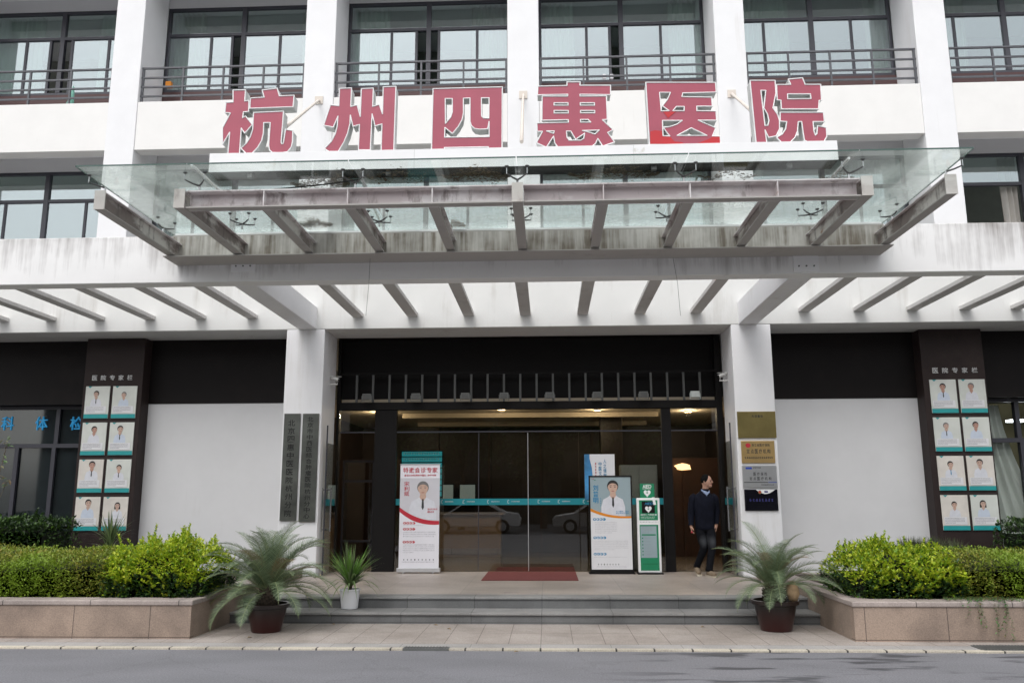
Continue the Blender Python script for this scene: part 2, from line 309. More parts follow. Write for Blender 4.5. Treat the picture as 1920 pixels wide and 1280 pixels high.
    M['kerb'] = tiles('cream_kerb_stone', (.52, .47, .38), (.45, .41, .35), (.05, .045, .04), .42, 9, .012, .8, 60, dirt=(.75, .75, .75))
    M['gutter'] = tiles('grey_gutter_strip', (.36, .345, .335), (.33, .32, .31), (.2, .19, .18), .8, 9, .004, .8, 60)
    M['lobbyfloor'] = tiles('lobby_floor_tile', (.30, .25, .19), (.28, .235, .18), (.18, .15, .12), .8, .8, .004, .12, 20)
groundmats()
# ------------------------------------------------------------------ builders
ORG = {}
class MB:
    def __init__(s): s.v = []; s.f = []; s.m = []
    def add(s, vs, fs, mi=0):
        o = len(s.v); s.v += [tuple(v) for v in vs]
        for f in fs: s.f.append([o+i for i in f]); s.m.append(mi)
        return s
    def box(s, x0, x1, y0, y1, z0, z1, mi=0):
        return s.add([(x0, y0, z0), (x1, y0, z0), (x1, y1, z0), (x0, y1, z0), (x0, y0, z1), (x1, y0, z1), (x1, y1, z1), (x0, y1, z1)],
                     [(0, 3, 2, 1), (4, 5, 6, 7), (0, 1, 5, 4), (1, 2, 6, 5), (2, 3, 7, 6), (3, 0, 4, 7)], mi)
    def quad(s, a, b, c, d, mi=0): return s.add([a, b, c, d], [(0, 1, 2, 3)], mi)
    def poly(s, pts, y, mi=0):
        """flat polygon in XZ facing -Y"""
        return s.add([(p[0], y, p[1]) for p in pts], [tuple(range(len(pts)))], mi)
    def prism(s, pts, y0, y1, mi=0):
        n = len(pts)
        return s.add([(p[0], y0, p[1]) for p in pts]+[(p[0], y1, p[1]) for p in pts],
                     [tuple(range(n)), tuple(range(2*n-1, n-1, -1))]+[(i, i+n, (i+1) % n+n, (i+1) % n) for i in range(n)], mi)
    def ell(s, cx, cz, rx, rz, y, mi=0, a0=0, a1=2*pi, n=18):
        k = n if a1-a0 >= 2*pi-.01 else n+1
        return s.poly([(cx+rx*cos(a0+(a1-a0)*i/n), cz+rz*sin(a0+(a1-a0)*i/n)) for i in range(k)], y, mi)
    def tube(s, pts, rad, n=8, mi=0):
        pts = [Vector(p) for p in pts]
        if isinstance(rad, (int, float)): rad = [rad]*len(pts)
        o = len(s.v); prev = None
        for i, p in enumerate(pts):
            t = (pts[min(i+1, len(pts)-1)]-pts[max(i-1, 0)]).normalized()
            if prev is None:
                a = Vector((0, 0, 1)) if abs(t.z) < .9 else Vector((1, 0, 0)); prev = t.cross(a).normalized()
            x = (prev-t*prev.dot(t)).normalized(); prev = x; y = t.cross(x)
            for k in range(n):
                q = p+(x*cos(2*pi*k/n)+y*sin(2*pi*k/n))*rad[i]; s.v.append(tuple(q))
        for i in range(len(pts)-1):
            for k in range(n):
                s.f.append([o+i*n+k, o+i*n+(k+1) % n, o+(i+1)*n+(k+1) % n, o+(i+1)*n+k]); s.m.append(mi)
        s.f.append([o+k for k in range(n-1, -1, -1)]); s.m.append(mi)
        e = o+(len(pts)-1)*n; s.f.append([e+k for k in range(n)]); s.m.append(mi)
        return s
    def lathe(s, prof, c=(0, 0, 0), n=24, mi=0):
        o = len(s.v)
        for r, z in prof:
            for k in range(n): s.v.append((c[0]+r*cos(2*pi*k/n), c[1]+r*sin(2*pi*k/n), c[2]+z))
        for i in range(len(prof)-1):
            for k in range(n):
                s.f.append([o+i*n+k, o+i*n+(k+1) % n, o+(i+1)*n+(k+1) % n, o+(i+1)*n+k]); s.m.append(mi)
        return s
    def build(s, name, mats, parent=None, smooth=False, bevel=0, local=False):
        me = bpy.data.meshes.new(name)
        org = ORG.get(parent, Vector((0, 0, 0))) if parent is not None and not local else Vector((0, 0, 0))
        me.from_pydata([(v[0]-org.x, v[1]-org.y, v[2]-org.z) for v in s.v], [], s.f)
        if not isinstance(mats, (list, tuple)): mats = [mats]
        for k in mats: me.materials.append(M[k] if isinstance(k, str) else k)
        me.polygons.foreach_set('material_index', s.m)
        if smooth: me.polygons.foreach_set('use_smooth', [True]*len(s.f))
        me.update()
        o = bpy.data.objects.new(name, me); COL.objects.link(o)
        if parent is not None: o.parent = parent; ORG[o] = org
        if bevel:
            b = o.modifiers.new('bevel', 'BEVEL'); b.width = bevel; b.segments = 2; b.limit_method = 'ANGLE'
        return o
def tag(o, label, cat, group=None):
    o['label'] = label; o['category'] = cat
    if group: o['group'] = group
    return o
def thing(name, label, cat, loc=(0, 0, 0), group=None):
    o = bpy.data.objects.new(name, None); COL.objects.link(o); o.location = loc; o.empty_display_size = .2
    ORG[o] = Vector(loc); return tag(o, label, cat, group)
def struct(name, mb, mats, kind='structure', **k):
    o = mb.build(name, mats, **k); o['kind'] = kind; return o
# ---- lettering: glyph outlines from the built-in font, turned into mesh
GC = {}
def glyph(ch, bold=.012, ext=0):
    k = (ch, bold, ext)
    if k in GC: return GC[k]
    cu = bpy.data.curves.new('glyph', 'FONT'); cu.body = ch; cu.size = 1; cu.offset = bold; cu.extrude = ext; cu.resolution_u = 3
    ob = bpy.data.objects.new('glyph', cu); COL.objects.link(ob)
    dg = bpy.context.evaluated_depsgraph_get(); ev = ob.evaluated_get(dg); me = ev.to_mesh()
    vs = [tuple(v.co) for v in me.vertices]; fs = [tuple(p.vertices) for p in me.polygons]
    ev.to_mesh_clear(); bpy.data.objects.remove(ob); bpy.data.curves.remove(cu)
    xs = [v[0] for v in vs] or [0, 1]; ys = [v[1] for v in vs] or [0, 1]
    GC[k] = (vs, fs, min(xs), max(xs), min(ys), max(ys)); return GC[k]
def put(mb, ch, x0, x1, z0, z1, y, mi=0, bold=.012, ext=0, depth=1.0):
    """fit one glyph in the box, facing -Y"""
    if ch == ' ': return
    vs, fs, a, b, c, d = glyph(ch, bold, ext)
    if b-a < 1e-6 or not fs: return
    sx = (x1-x0)/max(b-a, .35); sz = (z1-z0)/max(d-c, .35)
    cx, cz = (a+b)/2, (c+d)/2
    mb.add([((x0+x1)/2+(v[0]-cx)*sx, y-v[2]*depth, (z0+z1)/2+(v[1]-cz)*sz) for v in vs], fs, mi)
def row(mb, txt, x0, x1, z0, z1, y, mi=0, gap=.12, **k):
    n = len(txt); w = (x1-x0)/n
    for i, c in enumerate(txt): put(mb, c, x0+w*(i+gap/2), x0+w*(i+1-gap/2), z0, z1, y, mi, **k)
def column(mb, txt, x0, x1, z1, z0, y, mi=0, gap=.14, **k):
    n = len(txt); h = (z1-z0)/n
    for i, c in enumerate(txt): put(mb, c, x0, x1, z1-h*(i+1-gap/2), z1-h*(i+gap/2), y, mi, **k)
def marks(mb, x0, x1, z1, z0, rows, y, mi=0, fill=.95, last=.5, thick=.22):
    """body text far too small to read: rows of short strokes"""
    R = random.Random(int((x0*7+z1*13)*1000)); h = (z1-z0)/rows; ch = h*.62
    for r in range(rows):
        zt = z1-r*h; x = x0; xe = x0+(x1-x0)*(last if r == rows-1 else fill)
        while x < xe-ch*.5:
            w = ch*.85; t = ch*thick
            for q in range(3):
                zz = zt-ch*(.12+.36*q)+R.uniform(-.05, .05)*ch; xa = x+R.uniform(0, .3)*w; xb = x+w*R.uniform(.65, 1)
                mb.add([(xa, y, zz-t/2), (xb, y, zz-t/2), (xb, y, zz+t/2), (xa, y, zz+t/2)], [(0, 1, 2, 3)], mi)
            if R.random() < .6:
                xx = x+w*R.uniform(.3, .7); mb.add([(xx-t/2, y+.0004, zt-ch), (xx+t/2, y+.0004, zt-ch), (xx+t/2, y+.0004, zt), (xx-t/2, y+.0004, zt)], [(0, 1, 2, 3)], mi)
            x += ch*1.08

# ================================================================== GROUND
Y_KERB, Y_PL, Y_STEP, Y_LAND = 9.72, 10.36, 11.62, 12.12
struct('ground', MB().quad((-60, -60, -.02), (60, -60, -.02), (60, 60, -.02), (-60, 60, -.02)), 'asphalt')
struct('road', MB().quad((-40, -14, 0), (40, -14, 0), (40, Y_KERB, 0), (-40, Y_KERB, 0)), 'asphalt')
kb = MB().box(-40, 40, Y_KERB, Y_KERB+.09, -.01, .022)
struct('kerb', kb, 'kerb', bevel=.006)
struct('gutter', MB().quad((-40, Y_KERB+.09, .016), (40, Y_KERB+.09, .016), (40, Y_KERB+.36, .016), (-40, Y_KERB+.36, .016)), 'gutter')
struct('pavement', MB().quad((-40, Y_KERB+.36, .012), (40, Y_KERB+.36, .012), (40, 12.3, .012), (-40, 12.3, .012)), 'paving')
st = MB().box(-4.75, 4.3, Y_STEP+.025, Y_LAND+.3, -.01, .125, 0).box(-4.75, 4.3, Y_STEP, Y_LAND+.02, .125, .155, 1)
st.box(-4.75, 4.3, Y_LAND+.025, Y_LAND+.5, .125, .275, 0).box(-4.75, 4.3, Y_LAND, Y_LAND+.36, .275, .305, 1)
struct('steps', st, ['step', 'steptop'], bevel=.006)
struct('landing', MB().box(-5.6, 5.2, Y_LAND+.36, 16.2, .0, .304), 'landing')
for (xa, xb, ya, yb) in ((at(755, 1219, 2, 0).x, at(842, 1219, 2, 0).x, Y_KERB-.01, Y_KERB+.11), (at(1800, 1206, 2, 0).x, at(1905, 1206, 2, 0).x, Y_KERB+.05, Y_KERB+.36)):
    d = MB(); d.box(xa, xb, ya, yb, .0, .026); n = int((xb-xa)/.035)
    for i in range(n):
        x = xa+.02+i*.035; d.box(x, x+.014, ya+.015, yb-.015, .026, .034)
    o = d.build('drain_cover', 'barmetal'); o.location = (0, 0, 0)
    tag(o, 'small rusty drain grate set in the kerb in front of the steps' if xa < 0 else 'slotted drain grate in the gutter below the right granite planter', 'drain')
# service hatch tile in landing
hp = MB().box(at(942, 1118, 2, .3).x, at(1008, 1118, 2, .3).x, Y_LAND+.40, Y_LAND+.62, .30, .3075)
tag(hp.build('access_cover', 'coping'), 'thin pale access cover let into the landing near its front edge', 'cover')

# ================================================================== BUILDING
B = thing('hospital_building', 'white hospital building with columns, balconies and a dark brown ground floor', 'building', (-.4, 15.1, 0))
CX = [(-12.75, -12.15), (-8.70, -8.11), (-4.775, -4.165), (-.72, -.10), (3.352, 3.94), (7.21, 7.81), (11.2, 11.8)]
FW = 15.1; WY = 16.1
for a, b in CX: MB().box(a, b, FW, WY-.02, 5.70, 15.5).build('column', 'white', B, bevel=.012)
LINT = []
def fascia(z0, z1):
    for i in range(len(CX)-1):
        MB().box(CX[i][1]+.002, CX[i+1][0]-.002, FW+.02, FW+.30, z0, z1).build('fascia_beam', 'cream', B, bevel=.008)
for z0, z1 in ((8.44, 9.46), (12.16, 13.2)): fascia(z0, z1)
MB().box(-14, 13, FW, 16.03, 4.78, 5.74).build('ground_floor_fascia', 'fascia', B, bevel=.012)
for z in (9.42, 13.1): MB().box(-14, 13, FW+.31, 22, z-.70, z).build('floor_slab', 'white', B)
MB().box(-14, 13, 16.04, 22, 4.905, 5.72).build('floor_slab', 'cream', B)
MB().box(-14, 13, FW, 24, 15.5, 15.8).build('roof_slab', 'room', B)
for q in ((-14, 13, 24, 24.2, 0, 15.49), (-14.2, -14.002, 16.1, 24, 0, 15.49), (13.002, 13.2, 16.1, 24, 0, 15.49), (-13.9, 12.9, 18.6, 18.7, 5.73, 8.7), (-13.9, 12.9, 18.6, 18.7, 9.43, 12.38)):
    MB().box(*q).build('room_wall', 'room', B)
# recessed walls under and above the windows
for i in range(len(CX)-1):
    a, b = CX[i][1]-.3, CX[i+1][0]+.3
    for za, zb_ in ((9.421, 10.16), (5.721, 6.25)): MB().box(a, b, WY-.01, WY+.2, za, zb_).build('sill_wall', 'maroon', B)
    for za, zb_ in ((8.42, 8.719), (12.12, 12.399)): MB().box(a, b, WY-.01, WY+.2, za, zb_).build('lintel', 'panelwall', B)

def curtain(x0, x1, y, z0, z1, parent, mat='curtain', amp=.035, wl_=.11, sweep=0):
    mb = MB(); n = max(8, int((x1-x0)/wl_*8)); rows_ = 7
    for j in range(rows_):
        t = j/(rows_-1)
        for i in range(n+1):
            u = i/n; x = x0+(x1-x0)*u
            if sweep: x += sweep*(1-t)**1.5*(u)
            mb.v.append((x+.01*sin(t*5+i), y+amp*sin(2*pi*i/8+.6*sin(t*2))+.01*sin(i*1.7), z0+(z1-z0)*t))
    for j in range(rows_-1):
        for i in range(n):
            a = j*(n+1)+i; mb.f.append([a, a+1, a+n+2, a+n+1]); mb.m.append(0)
    return mb.build('curtain', mat, parent, smooth=True)
def window(x0, x1, z0, z1, zt, splits, gaps, curts, label=None):
    """frame with a transom over four sliding leaves; gaps are leaves standing open"""
    y = WY; w = MB(); t = .055
    mid = (x0+x1)/2
    w.box(x0, x0+t, y, y+.09, z0, z1).box(x1-t, x1, y, y+.09, z0, z1).box(x0+t, x1-t, y, y+.09, z1-t, z1).box(x0+t, x1-t, y, y+.09, z0, z0+t)
    w.box(mid-.05, mid+.05, y-.004, y+.094, z0+t, z1-t)
    w.box(x0+t, mid-.05, y, y+.09, zt-.035, zt+.035).box(mid+.05, x1-t, y, y+.09, zt-.035, zt+.035)
    for s in splits: w.box(s-.028, s+.028, y+.01, y+.075, z0+t, zt-.035)
    o = w.build('window', 'frame', B, bevel=.004)
    if label: o['label'] = label
    for a, b in ((x0+t, mid-.05), (mid+.05, x1-t)):
        MB().box(a, b, y+.04, y+.046, zt+.035, z1-t).build('pane', 'winglass', o)
    e = sorted([x0+t, mid-.05, mid+.05, x1-t]+[s-.028 for s in splits]+[s+.028 for s in splits])
    for k in range(0, len(e)-1, 2):
        if k//2 in gaps: continue
        MB().box(e[k], e[k+1], y+.03, y+.036, z0+t, zt-.035).build('pane', 'winglass', o)
    for (a, b, mt) in curts: curtain(a, b, y+.20, z0, z1-.02, o, mt, .05)
for i in range(len(CX)-1):
    x0, x1 = CX[i][1]+.0, CX[i+1][0]-.0
    w = x1-x0; R = random.Random(i*5+2); mid = (x0+x1)/2
    for fl, (z0, z1, zt) in enumerate(((10.16, 12.12, 11.48), (6.25, 8.42, 7.78))):
        a = mid-.05; 
        cu = [(x0+.05, x0+.5+.75*R.random(), 'curtain' if i % 2 else 'curtainwhite'), (x1-.35-.7*R.random(), x1-.05, 'curtain' if i % 3 else 'curtainwhite')]
        if i == 3 and fl == 0: cu = [(x0+.05, x0+.75, 'curtainwhite'), (x1-.7, x1-.05, 'curtainwhite')]
        if fl == 0:
            sp = [x0+w*.29, mid-.24, x1-w*.26] if i < 4 else [x0+w*.20, mid+w*.25]
            gp = {2} if i < 4 else set()
            if i in (0, 2): sp = [x0+w*.27, mid-.26, mid+.22, x1-w*.20]; gp = {2, 3}
            if i == 3: gp = {2}
        else:
            sp = [x0+w*.14, x1-w*.28] if i >= 4 else [x0+w*.25, x1-w*.25]; gp = {1} if i >= 5 else set()
            if i >= 5: cu = [(mid-.35, mid-.06, 'curtain')]
        window(x0, x1, z0, z1, zt, sp, gp, cu)
    # balcony railing
    rl = MB(); ya = FW+.10; n = 4
    for k in range(n+1):
        x = x0+.03+(w-.06)*k/n; rl.box(x-.018, x+.018, ya-.018, ya+.018, 9.455, 10.22)
    for z in (10.22, 10.01, 9.81, 9.61): rl.box(x0+.002, x1-.002, ya-.022, ya+.022 if z > 10.2 else ya+.014, z-.016, z+.016)
    rl.build('balcony_railing', 'rail', B)
# small things on the balconies: folded green parasol and clutter
um = at(128, 205, 1, 15.6)
u = MB().tube([(um.x, 15.6, 9.43), (um.x+.02, 15.6, 9.60), (um.x+.05, 15.62, 9.98), (um.x+.055, 15.62, 10.1)], [.075, .085, .03, .01], 8)
tag(u.build('folded_parasol', plain('pale_green_cloth', (.18, .42, .34), .8)), 'folded pale green parasol standing behind the leftmost balcony railing', 'parasol')
bx = at(316, 172, 1, 15.9)
tag(MB().box(bx.x-.06, bx.x+.06, 15.85, 15.95, 10.17, 10.29).build('small_box', 'orange', bevel=.01), 'small orange box on the window sill above the first sign character', 'box')
for px in (1133, 1147):
    q = at(px, 144, 1, 15.9); tag(MB().box(q.x-.035, q.x+.035, 15.88, 15.93, q.z-.05, q.z+.05).build('white_cup', 'posterwhite', bevel=.012), ('left' if px == 1133 else 'right')+' of two small white cups on the window sill above the fourth sign character', 'cup')

# ground floor
PL = (-4.87, -4.15); PR = (3.37, 4.085)
for a, b in (PL, PR): MB().box(a, b, FW+.004, 16.04, .30, 4.779).build('entrance_pillar', 'white', B, bevel=.012)
# pergola beam and slats
MB().box(-14, 13, 11.6, 11.87, 4.785, 5.495).build('pergola_beam', 'beam', B, bevel=.01)
for a, b in ((PL[0]+.22, PL[1]-.16), (PR[0]+.14, PR[1]-.24)):
    MB().box(a, b, 11.872, FW+.002, 4.783, 5.2).build('pergola_main_rib', 'white', B, bevel=.008)
slx = []
for px in (10, 98, 189, 283, 378, 474, 672, 774, 879, 985, 1092, 1199, 1304, 1507, 1610, 1710, 1809, 1905):
    slx.append(at(px, 580, 1, 15.1).x)
slx += [slx[0]-1, slx[-1]+.99]
for x in slx:
    MB().box(x-.10, x+.10, 11.873, FW+.002, 5.0, 5.07).build('pergola_slat', 'slat', B, bevel=.006)
# dark upper wall of the ground floor and white panels
BPL = (-9.05, -7.88); BPR = (7.02, 8.17)
for a, b in ((-14, PL[0]-.002), (PR[1]+.002, 13)): MB().box(a, b, 16.05, 16.25, 3.512, 4.90).build('dark_wall', 'brown', B)
MB().box(BPL[1]+.002, PL[0]-.002, 16.06, 16.2, .0, 3.511).build('white_wall_panel', 'panelwall', B)
MB().box(PR[1]+.002, BPR[0]-.002, 16.06, 16.2, .0, 3.511).build('white_wall_panel', 'panelwall', B)
for a, b in (BPL, BPR):
    MB().box(a, b, 15.75, 16.3, .0, 4.775).build('brown_pillar', 'pillarbrown', B, bevel=.01)
# side windows at the ground floor
def sidewin(x0, x1, zs, bars, parent, glass):
    w = MB(); y = 16.3
    w.box(x0, x1, y, y+.1, 3.45, 3.51).box(x0, x1, y, y+.1, 2.68, 2.76).box(x0, x1, y, y+.1, .6, .7)
    for x, up_ in bars: w.box(x-.04, x+.04, y-.003, y+.103, .7 if not up_ else 2.76, 2.68 if not up_ else 3.45)
    o = w.build('side_window', 'frame', parent)
    MB().box(x0, x1, y+.05, y+.056, .7, 3.45).build('pane', glass, o)
    return o
bl = [at(108, 790, 1, 16.3).x]; lo = [at(30, 900, 1, 16.3).x, at(95, 900, 1, 16.3).x]
wl1 = sidewin(-14, BPL[0], 0, [(bl[0], True), (lo[0]-.05, False), (lo[1], False), (-11.9, False), (-12.8, True)], B, 'lowglass')
MB().box(-14, BPL[0], 16.385, 16.395, .5, 3.5).build('blind', 'frost', wl1)
wr1 = sidewin(BPR[1], 13, 0, [(at(1909, 790, 1, 16.3).x, True), (at(1925, 900, 1, 16.3).x, False), (11.2, True), (11, False)], B, 'clearlow')
curtain(BPR[1]+.05, BPR[1]+.52, 16.46, .6, 3.4, wr1, 'curtainwhite', .05, .10, .9)
MB().box(BPR[1], 13, 18.0, 18.1, .3, 3.6).build('inner_wall', plain('olive_room_wall', (.22, .19, .10), .8), wr1)
for px in (1902, 1918):
    q = at(px, 788, 1, 17.2); MB().box(q.x-.07, q.x+.07, 17.1, 17.4, q.z-.02, q.z+.02).build('room_light', 'coldlamp', wr1)
# rear boundaries so that no sky shows through the ground floor
MB().box(-14, -4.88, 18.2, 18.3, 0, 4.9).build('rear_wall', 'brown', B)
# raised writing on the brown pillars
for (a, b, z, c) in ((at(170, 708, 1, 15.75).x, at(252, 708, 1, 15.75).x, at(210, 708, 1, 15.75).z, 0), (at(1744, 694, 1, 15.75).x, at(1836, 694, 1, 15.75).x, at(1790, 694, 1, 15.75).z, 1)):
    t = thing('pillar_lettering', 'raised pale lettering above the posters on the '+('left' if c == 0 else 'right')+' brown pillar', 'lettering', ((a+b)/2, 15.75, z))
    w_ = (b-a)/5
    for i, ch in enumerate('医院专家栏'):
        mb = MB(); put(mb, ch, a+w_*(i+.21), a+w_*(i+.79), z-.05, z+.05, 15.742, ext=.05, bold=.01, depth=.1); mb.build('character', 'lightink', t)
t = thing('window_lettering', 'blue raised characters across the dark window left of the brown pillar', 'lettering', (-9.9, 16.34, 3.2))
for ch, px in (('科', 6), ('体', 70), ('检', 136)):
    c = at(px, 792, 1, 16.2); mb = MB(); put(mb, ch, c.x-.125, c.x+.125, c.z-.135, c.z+.135, 16.345, bold=.006, ext=.06, depth=.25); mb.build('character', 'cyanletter', t)

# ---------------- entrance portal
DY = 16.15
zt_ = at(990, 752, 1, DY).z; zg = at(990, 766, 1, DY).z; zl = at(990, 700, 1, DY).z
MB().box(PL[1], PR[0], 16.37, 16.5, 3.5, 4.90).build('portal_header', 'black', B)
MB().box(PL[1], PR[0], 16.03, 16.36, 4.79, 4.9).build('portal_soffit', 'brown', B)
xl = at(632, 900, 1, DY).x; xr = at(1350, 900, 1, DY).x
for q in ((PL[1]+.001, xl-.001, DY, DY+.16, .305, 4.78), (xr+.001, PR[0]-.001, DY, DY+.16, .305, 4.78), (xl, xr, DY-.02, DY+.17, zg, zt_), (xl, xr, DY-.02, DY+.04, zl, zl+.035),
          (at(700, 900, 1, DY).x, at(741, 900, 1, DY).x, DY, DY+.14, .305, zg-.001), (at(1244, 900, 1, DY).x, at(1262, 900, 1, DY).x, DY, DY+.14, .305, zg-.001)):
    MB().box(*q).build('entrance_frame', 'black', B, bevel=.004)
for px in [669+i*30.65 for i in range(-1, 23)]:
    p = at(px, 726, 1, DY); 
    if xl+.02 < p.x < xr-.02: MB().box(p.x-.02, p.x+.02, DY-.01, DY+.03, zt_+.001, zl-.001).build('lattice_bar', 'barmetal', B)
zd = at(990, 808, 1, DY).z
XA, XB = at(741, 900, 1, DY).x, at(1244, 900, 1, DY).x
gx = [XA, at(897, 900, 1, DY).x, at(990, 900, 1, DY).x, at(1086, 900, 1, DY).x, XB]
dr = MB().box(xl, xr, DY+.03, DY+.07, zd-.012, zd+.012)
dr.build('transom_bar', 'frame', B)
MB().box(xl, xr, DY+.05, DY+.056, zd+.014, zg-.002).build('transom_glass', 'doorglass', B)
for k in range(4):
    o = MB().box(gx[k]+.008, gx[k+1]-.008, DY+.05, DY+.06, .315, zd-.014).build('glass_door', 'doorglass', B)
    if k in (0, 1, 3): MB().box(gx[k+1]-.007 if k != 1 else gx[k]-.007, gx[k+1]+.007 if k != 1 else gx[k]+.007, DY+.045, DY+.066, .32, zd-.014).build('door_seam', 'frame', o) if k != 1 else None
    if k in (1, 2): MB().box(gx[2]-.006 if k == 1 else gx[2]+.0005, gx[2]-.0005 if k == 1 else gx[2]+.006, DY+.04, DY+.068, .32, zd-.03).build('door_edge', 'alu', o)
# teal safety band on the glass, with small white marks
bz0, bz1 = at(990, 946, 1, DY).z, at(990, 934, 1, DY).z
bd = MB().quad((gx[0]+.01, DY+.044, bz0), (gx[4]-.01, DY+.044, bz0), (gx[4]-.01, DY+.044, bz1), (gx[0]+.01, DY+.044, bz1), 0)
for px in (835, 876, 922, 960, 1017, 1055, 1102):
    x = at(px-6, 940, 1, DY).x; zc = (bz0+bz1)/2
    for k in range(5):
        a = RAD(100+k*38); bd.ell(x+.03*cos(a)*(1 if k % 2 else .7), zc+.03*sin(a), .008, .008, DY+.042, 1, n=6)
    marks(bd, x+.05, x+.20, zc+.014, zc-.016, 1, DY+.042, 1, 1, 1, .3)
bd.build('teal_band', ['tealband', 'lightink'], B)
# open leaves folded back beside the pillars, with pull handles
for s, xx, pxh in ((1, PL[1]+.075, 617), (-1, PR[0]-.075, 1362)):
    o = MB().box(xx-.006, xx+.006, 15.28, DY-.03, .32, at(990, 830, 1, 15.6).z).build('open_glass_door', 'doorglass', B)
    h = MB()
    for off in (-.085, .085):
        h.tube([(xx+off, 15.36, 1.08), (xx+off, 15.36, 1.86)], .017, 8)
    h.box(xx-.10, xx+.10, 15.345, 15.375, 1.10, 1.13).box(xx-.10, xx+.10, 15.345, 15.375, 1.81, 1.84)
    h.build('door_handle', 'stainless', o)
    MB().box(xx-.012, xx+.012, 15.265, 15.28, .32, 3.0).build('door_edge', 'frame', o)
    MB().box(xx-.008, xx+.008, 15.30, 15.95, bz0, bz1).build('teal_band', 'tealband', o)
# ---------------- lobby
LB = 22.0; LZ = 3.50
lb = MB().box(-4.9, 4.1, DY+.17, LB, .29, .303, 0)
lb.build('lobby_floor', 'lobbyfloor', B)
MB().box(-4.9, 4.1, DY+.2, LB, LZ, LZ+.1).box(-3.2, 2.4, 18.2, 18.35, LZ-.10, LZ-.002).box(-3.2, 2.4, 20.4, 20.55, LZ-.10, LZ-.002).build('lobby_ceiling', 'lobbyceil', B)
for q in ((-4.9, 4.1, LB, LB+.1, .29, LZ+.1), (-5.0, -4.901, DY+.2, LB, .29, LZ+.1), (4.101, 4.2, DY+.2, LB, .29, LZ+.1)): MB().box(*q).build('lobby_wall', 'wood', B)
for q in ((-4.9, -3.6, 20.4, 20.5, .3, 2.6), (2.9, 4.1, 20.4, 20.5, .3, 2.6)): MB().box(*q).build('lobby_panel', 'orangewood', B)
for px, py in ((710, 775), (657, 804), (1290, 772), (940, 768), (1120, 769)):
    q = at(px, py, 2, LZ-.03)
    mb = MB().lathe([(.075, .0), (.075, .025), (.058, .03), (.058, .018)], (q.x, q.y, LZ-.032), 20, 0)
    mb.add([(q.x+.057*cos(2*pi*k/20), q.y+.057*sin(2*pi*k/20), LZ-.012) for k in range(20)], [tuple(range(20))], 1)
    mb.build('downlight', ['lobbyceil', 'lamp'], B)
    ld = bpy.data.lights.new('downlight_glow', 'POINT'); ld.energy = 20; ld.color = (1, .78, .52); ld.shadow_soft_size = .05
    lo_ = bpy.data.objects.new('downlight_glow', ld); COL.objects.link(lo_); lo_.parent = B; lo_.location = (q.x+.4, q.y-15.1, LZ-.09)
dk = MB().box(-3.1, -1.15, 20.2, 20.8, .3, 1.28, 0).box(-3.2, -1.05, 20.1, 20.85, 1.281, 1.33, 1).box(-3.1, -1.15, 20.18, 20.199, .36, .5, 1)
tag(dk.build('reception_desk', ['desk', 'coping'], bevel=.01), 'tan reception desk with a pale top deep inside the glass lobby', 'desk')
for nm, px, px2, y0, y1, yy in (('w', 700, 722, 872, 886, 19.5), ('e', 1262, 1300, 866, 884, 20.2)):
    a = at(px, y1, 1, yy); b = at(px2, y0, 1, yy); mb = MB(); R = random.Random(px)
    pts = [(a.x+(b.x-a.x)*(.5+.5*cos(t*2*pi/11)*R.uniform(.6, 1)), a.z+(b.z-a.z)*(.5+.5*sin(t*2*pi/11)*R.uniform(.55, 1))) for t in range(11)]
    mb.prism(pts, yy, yy+.05, 0); mb.box((a.x+b.x)/2-.02, (a.x+b.x)/2+.02, yy+.02, yy+.05, .3, a.z+.02, 1)
    tag(mb.build('lit_ornament', ['warmsign', 'orangewood']), 'warm glowing ornament inside the lobby seen through the '+('left open doorway' if nm == 'w' else 'right open doorway behind the walking man'), 'ornament')
for k, (pa, pb) in enumerate(((824, 852), (860, 893))):  # glowing panels added to paint a reflection of something outside into the lobby
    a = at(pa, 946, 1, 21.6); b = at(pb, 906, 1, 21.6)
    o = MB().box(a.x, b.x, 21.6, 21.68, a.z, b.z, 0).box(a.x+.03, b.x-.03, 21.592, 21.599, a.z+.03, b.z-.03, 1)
    tag(o.build('reflection_panel', ['black', 'palereflection']), ('left' if k == 0 else 'right')+' of two added pale glowing panels imitating a reflection in the door glass', 'screen')
for x in (-2.9, -1.55, -.2, 1.15): MB().box(x-.03, x+.03, 21.93, 21.999, .31, LZ-.01).build('wall_batten', 'orangewood', B)
MB().box(1.2, 1.7, 19.2, 19.7, .304, LZ-.001).build('lobby_column', 'wood', B, bevel=.01)
# teal information board behind the first banner
yb = 17.2; a = at(752, 932, 1, yb); b = at(829, 846, 1, yb); mb = MB().box(a.x-.02, b.x+.02, yb, yb+.06, a.z-.02, b.z+.02, 0)
for k in range(8):
    z1 = b.z-(b.z-a.z)*k/8; z0 = z1-(b.z-a.z)/8*.82; mb.quad((a.x, yb-.004, z0), (b.x, yb-.004, z0), (b.x, yb-.004, z1), (a.x, yb-.004, z1), 1)
    marks(mb, a.x+.03, b.x-.03, z1-.012, z0+.008, 1, yb-.006, 2, .98, .95, .2)
mb.box((a.x+b.x)/2-.05, (a.x+b.x)/2+.05, yb+.02, yb+.06, .45, a.z-.02, 0).box(a.x+.1, b.x-.1, yb-.1, yb+.2, .303, .34, 0)
tag(mb.build('lit_notice_board', ['black', 'screen', 'lightink']), 'lit teal notice board with rows of small text just behind the red and white banner', 'notice board')
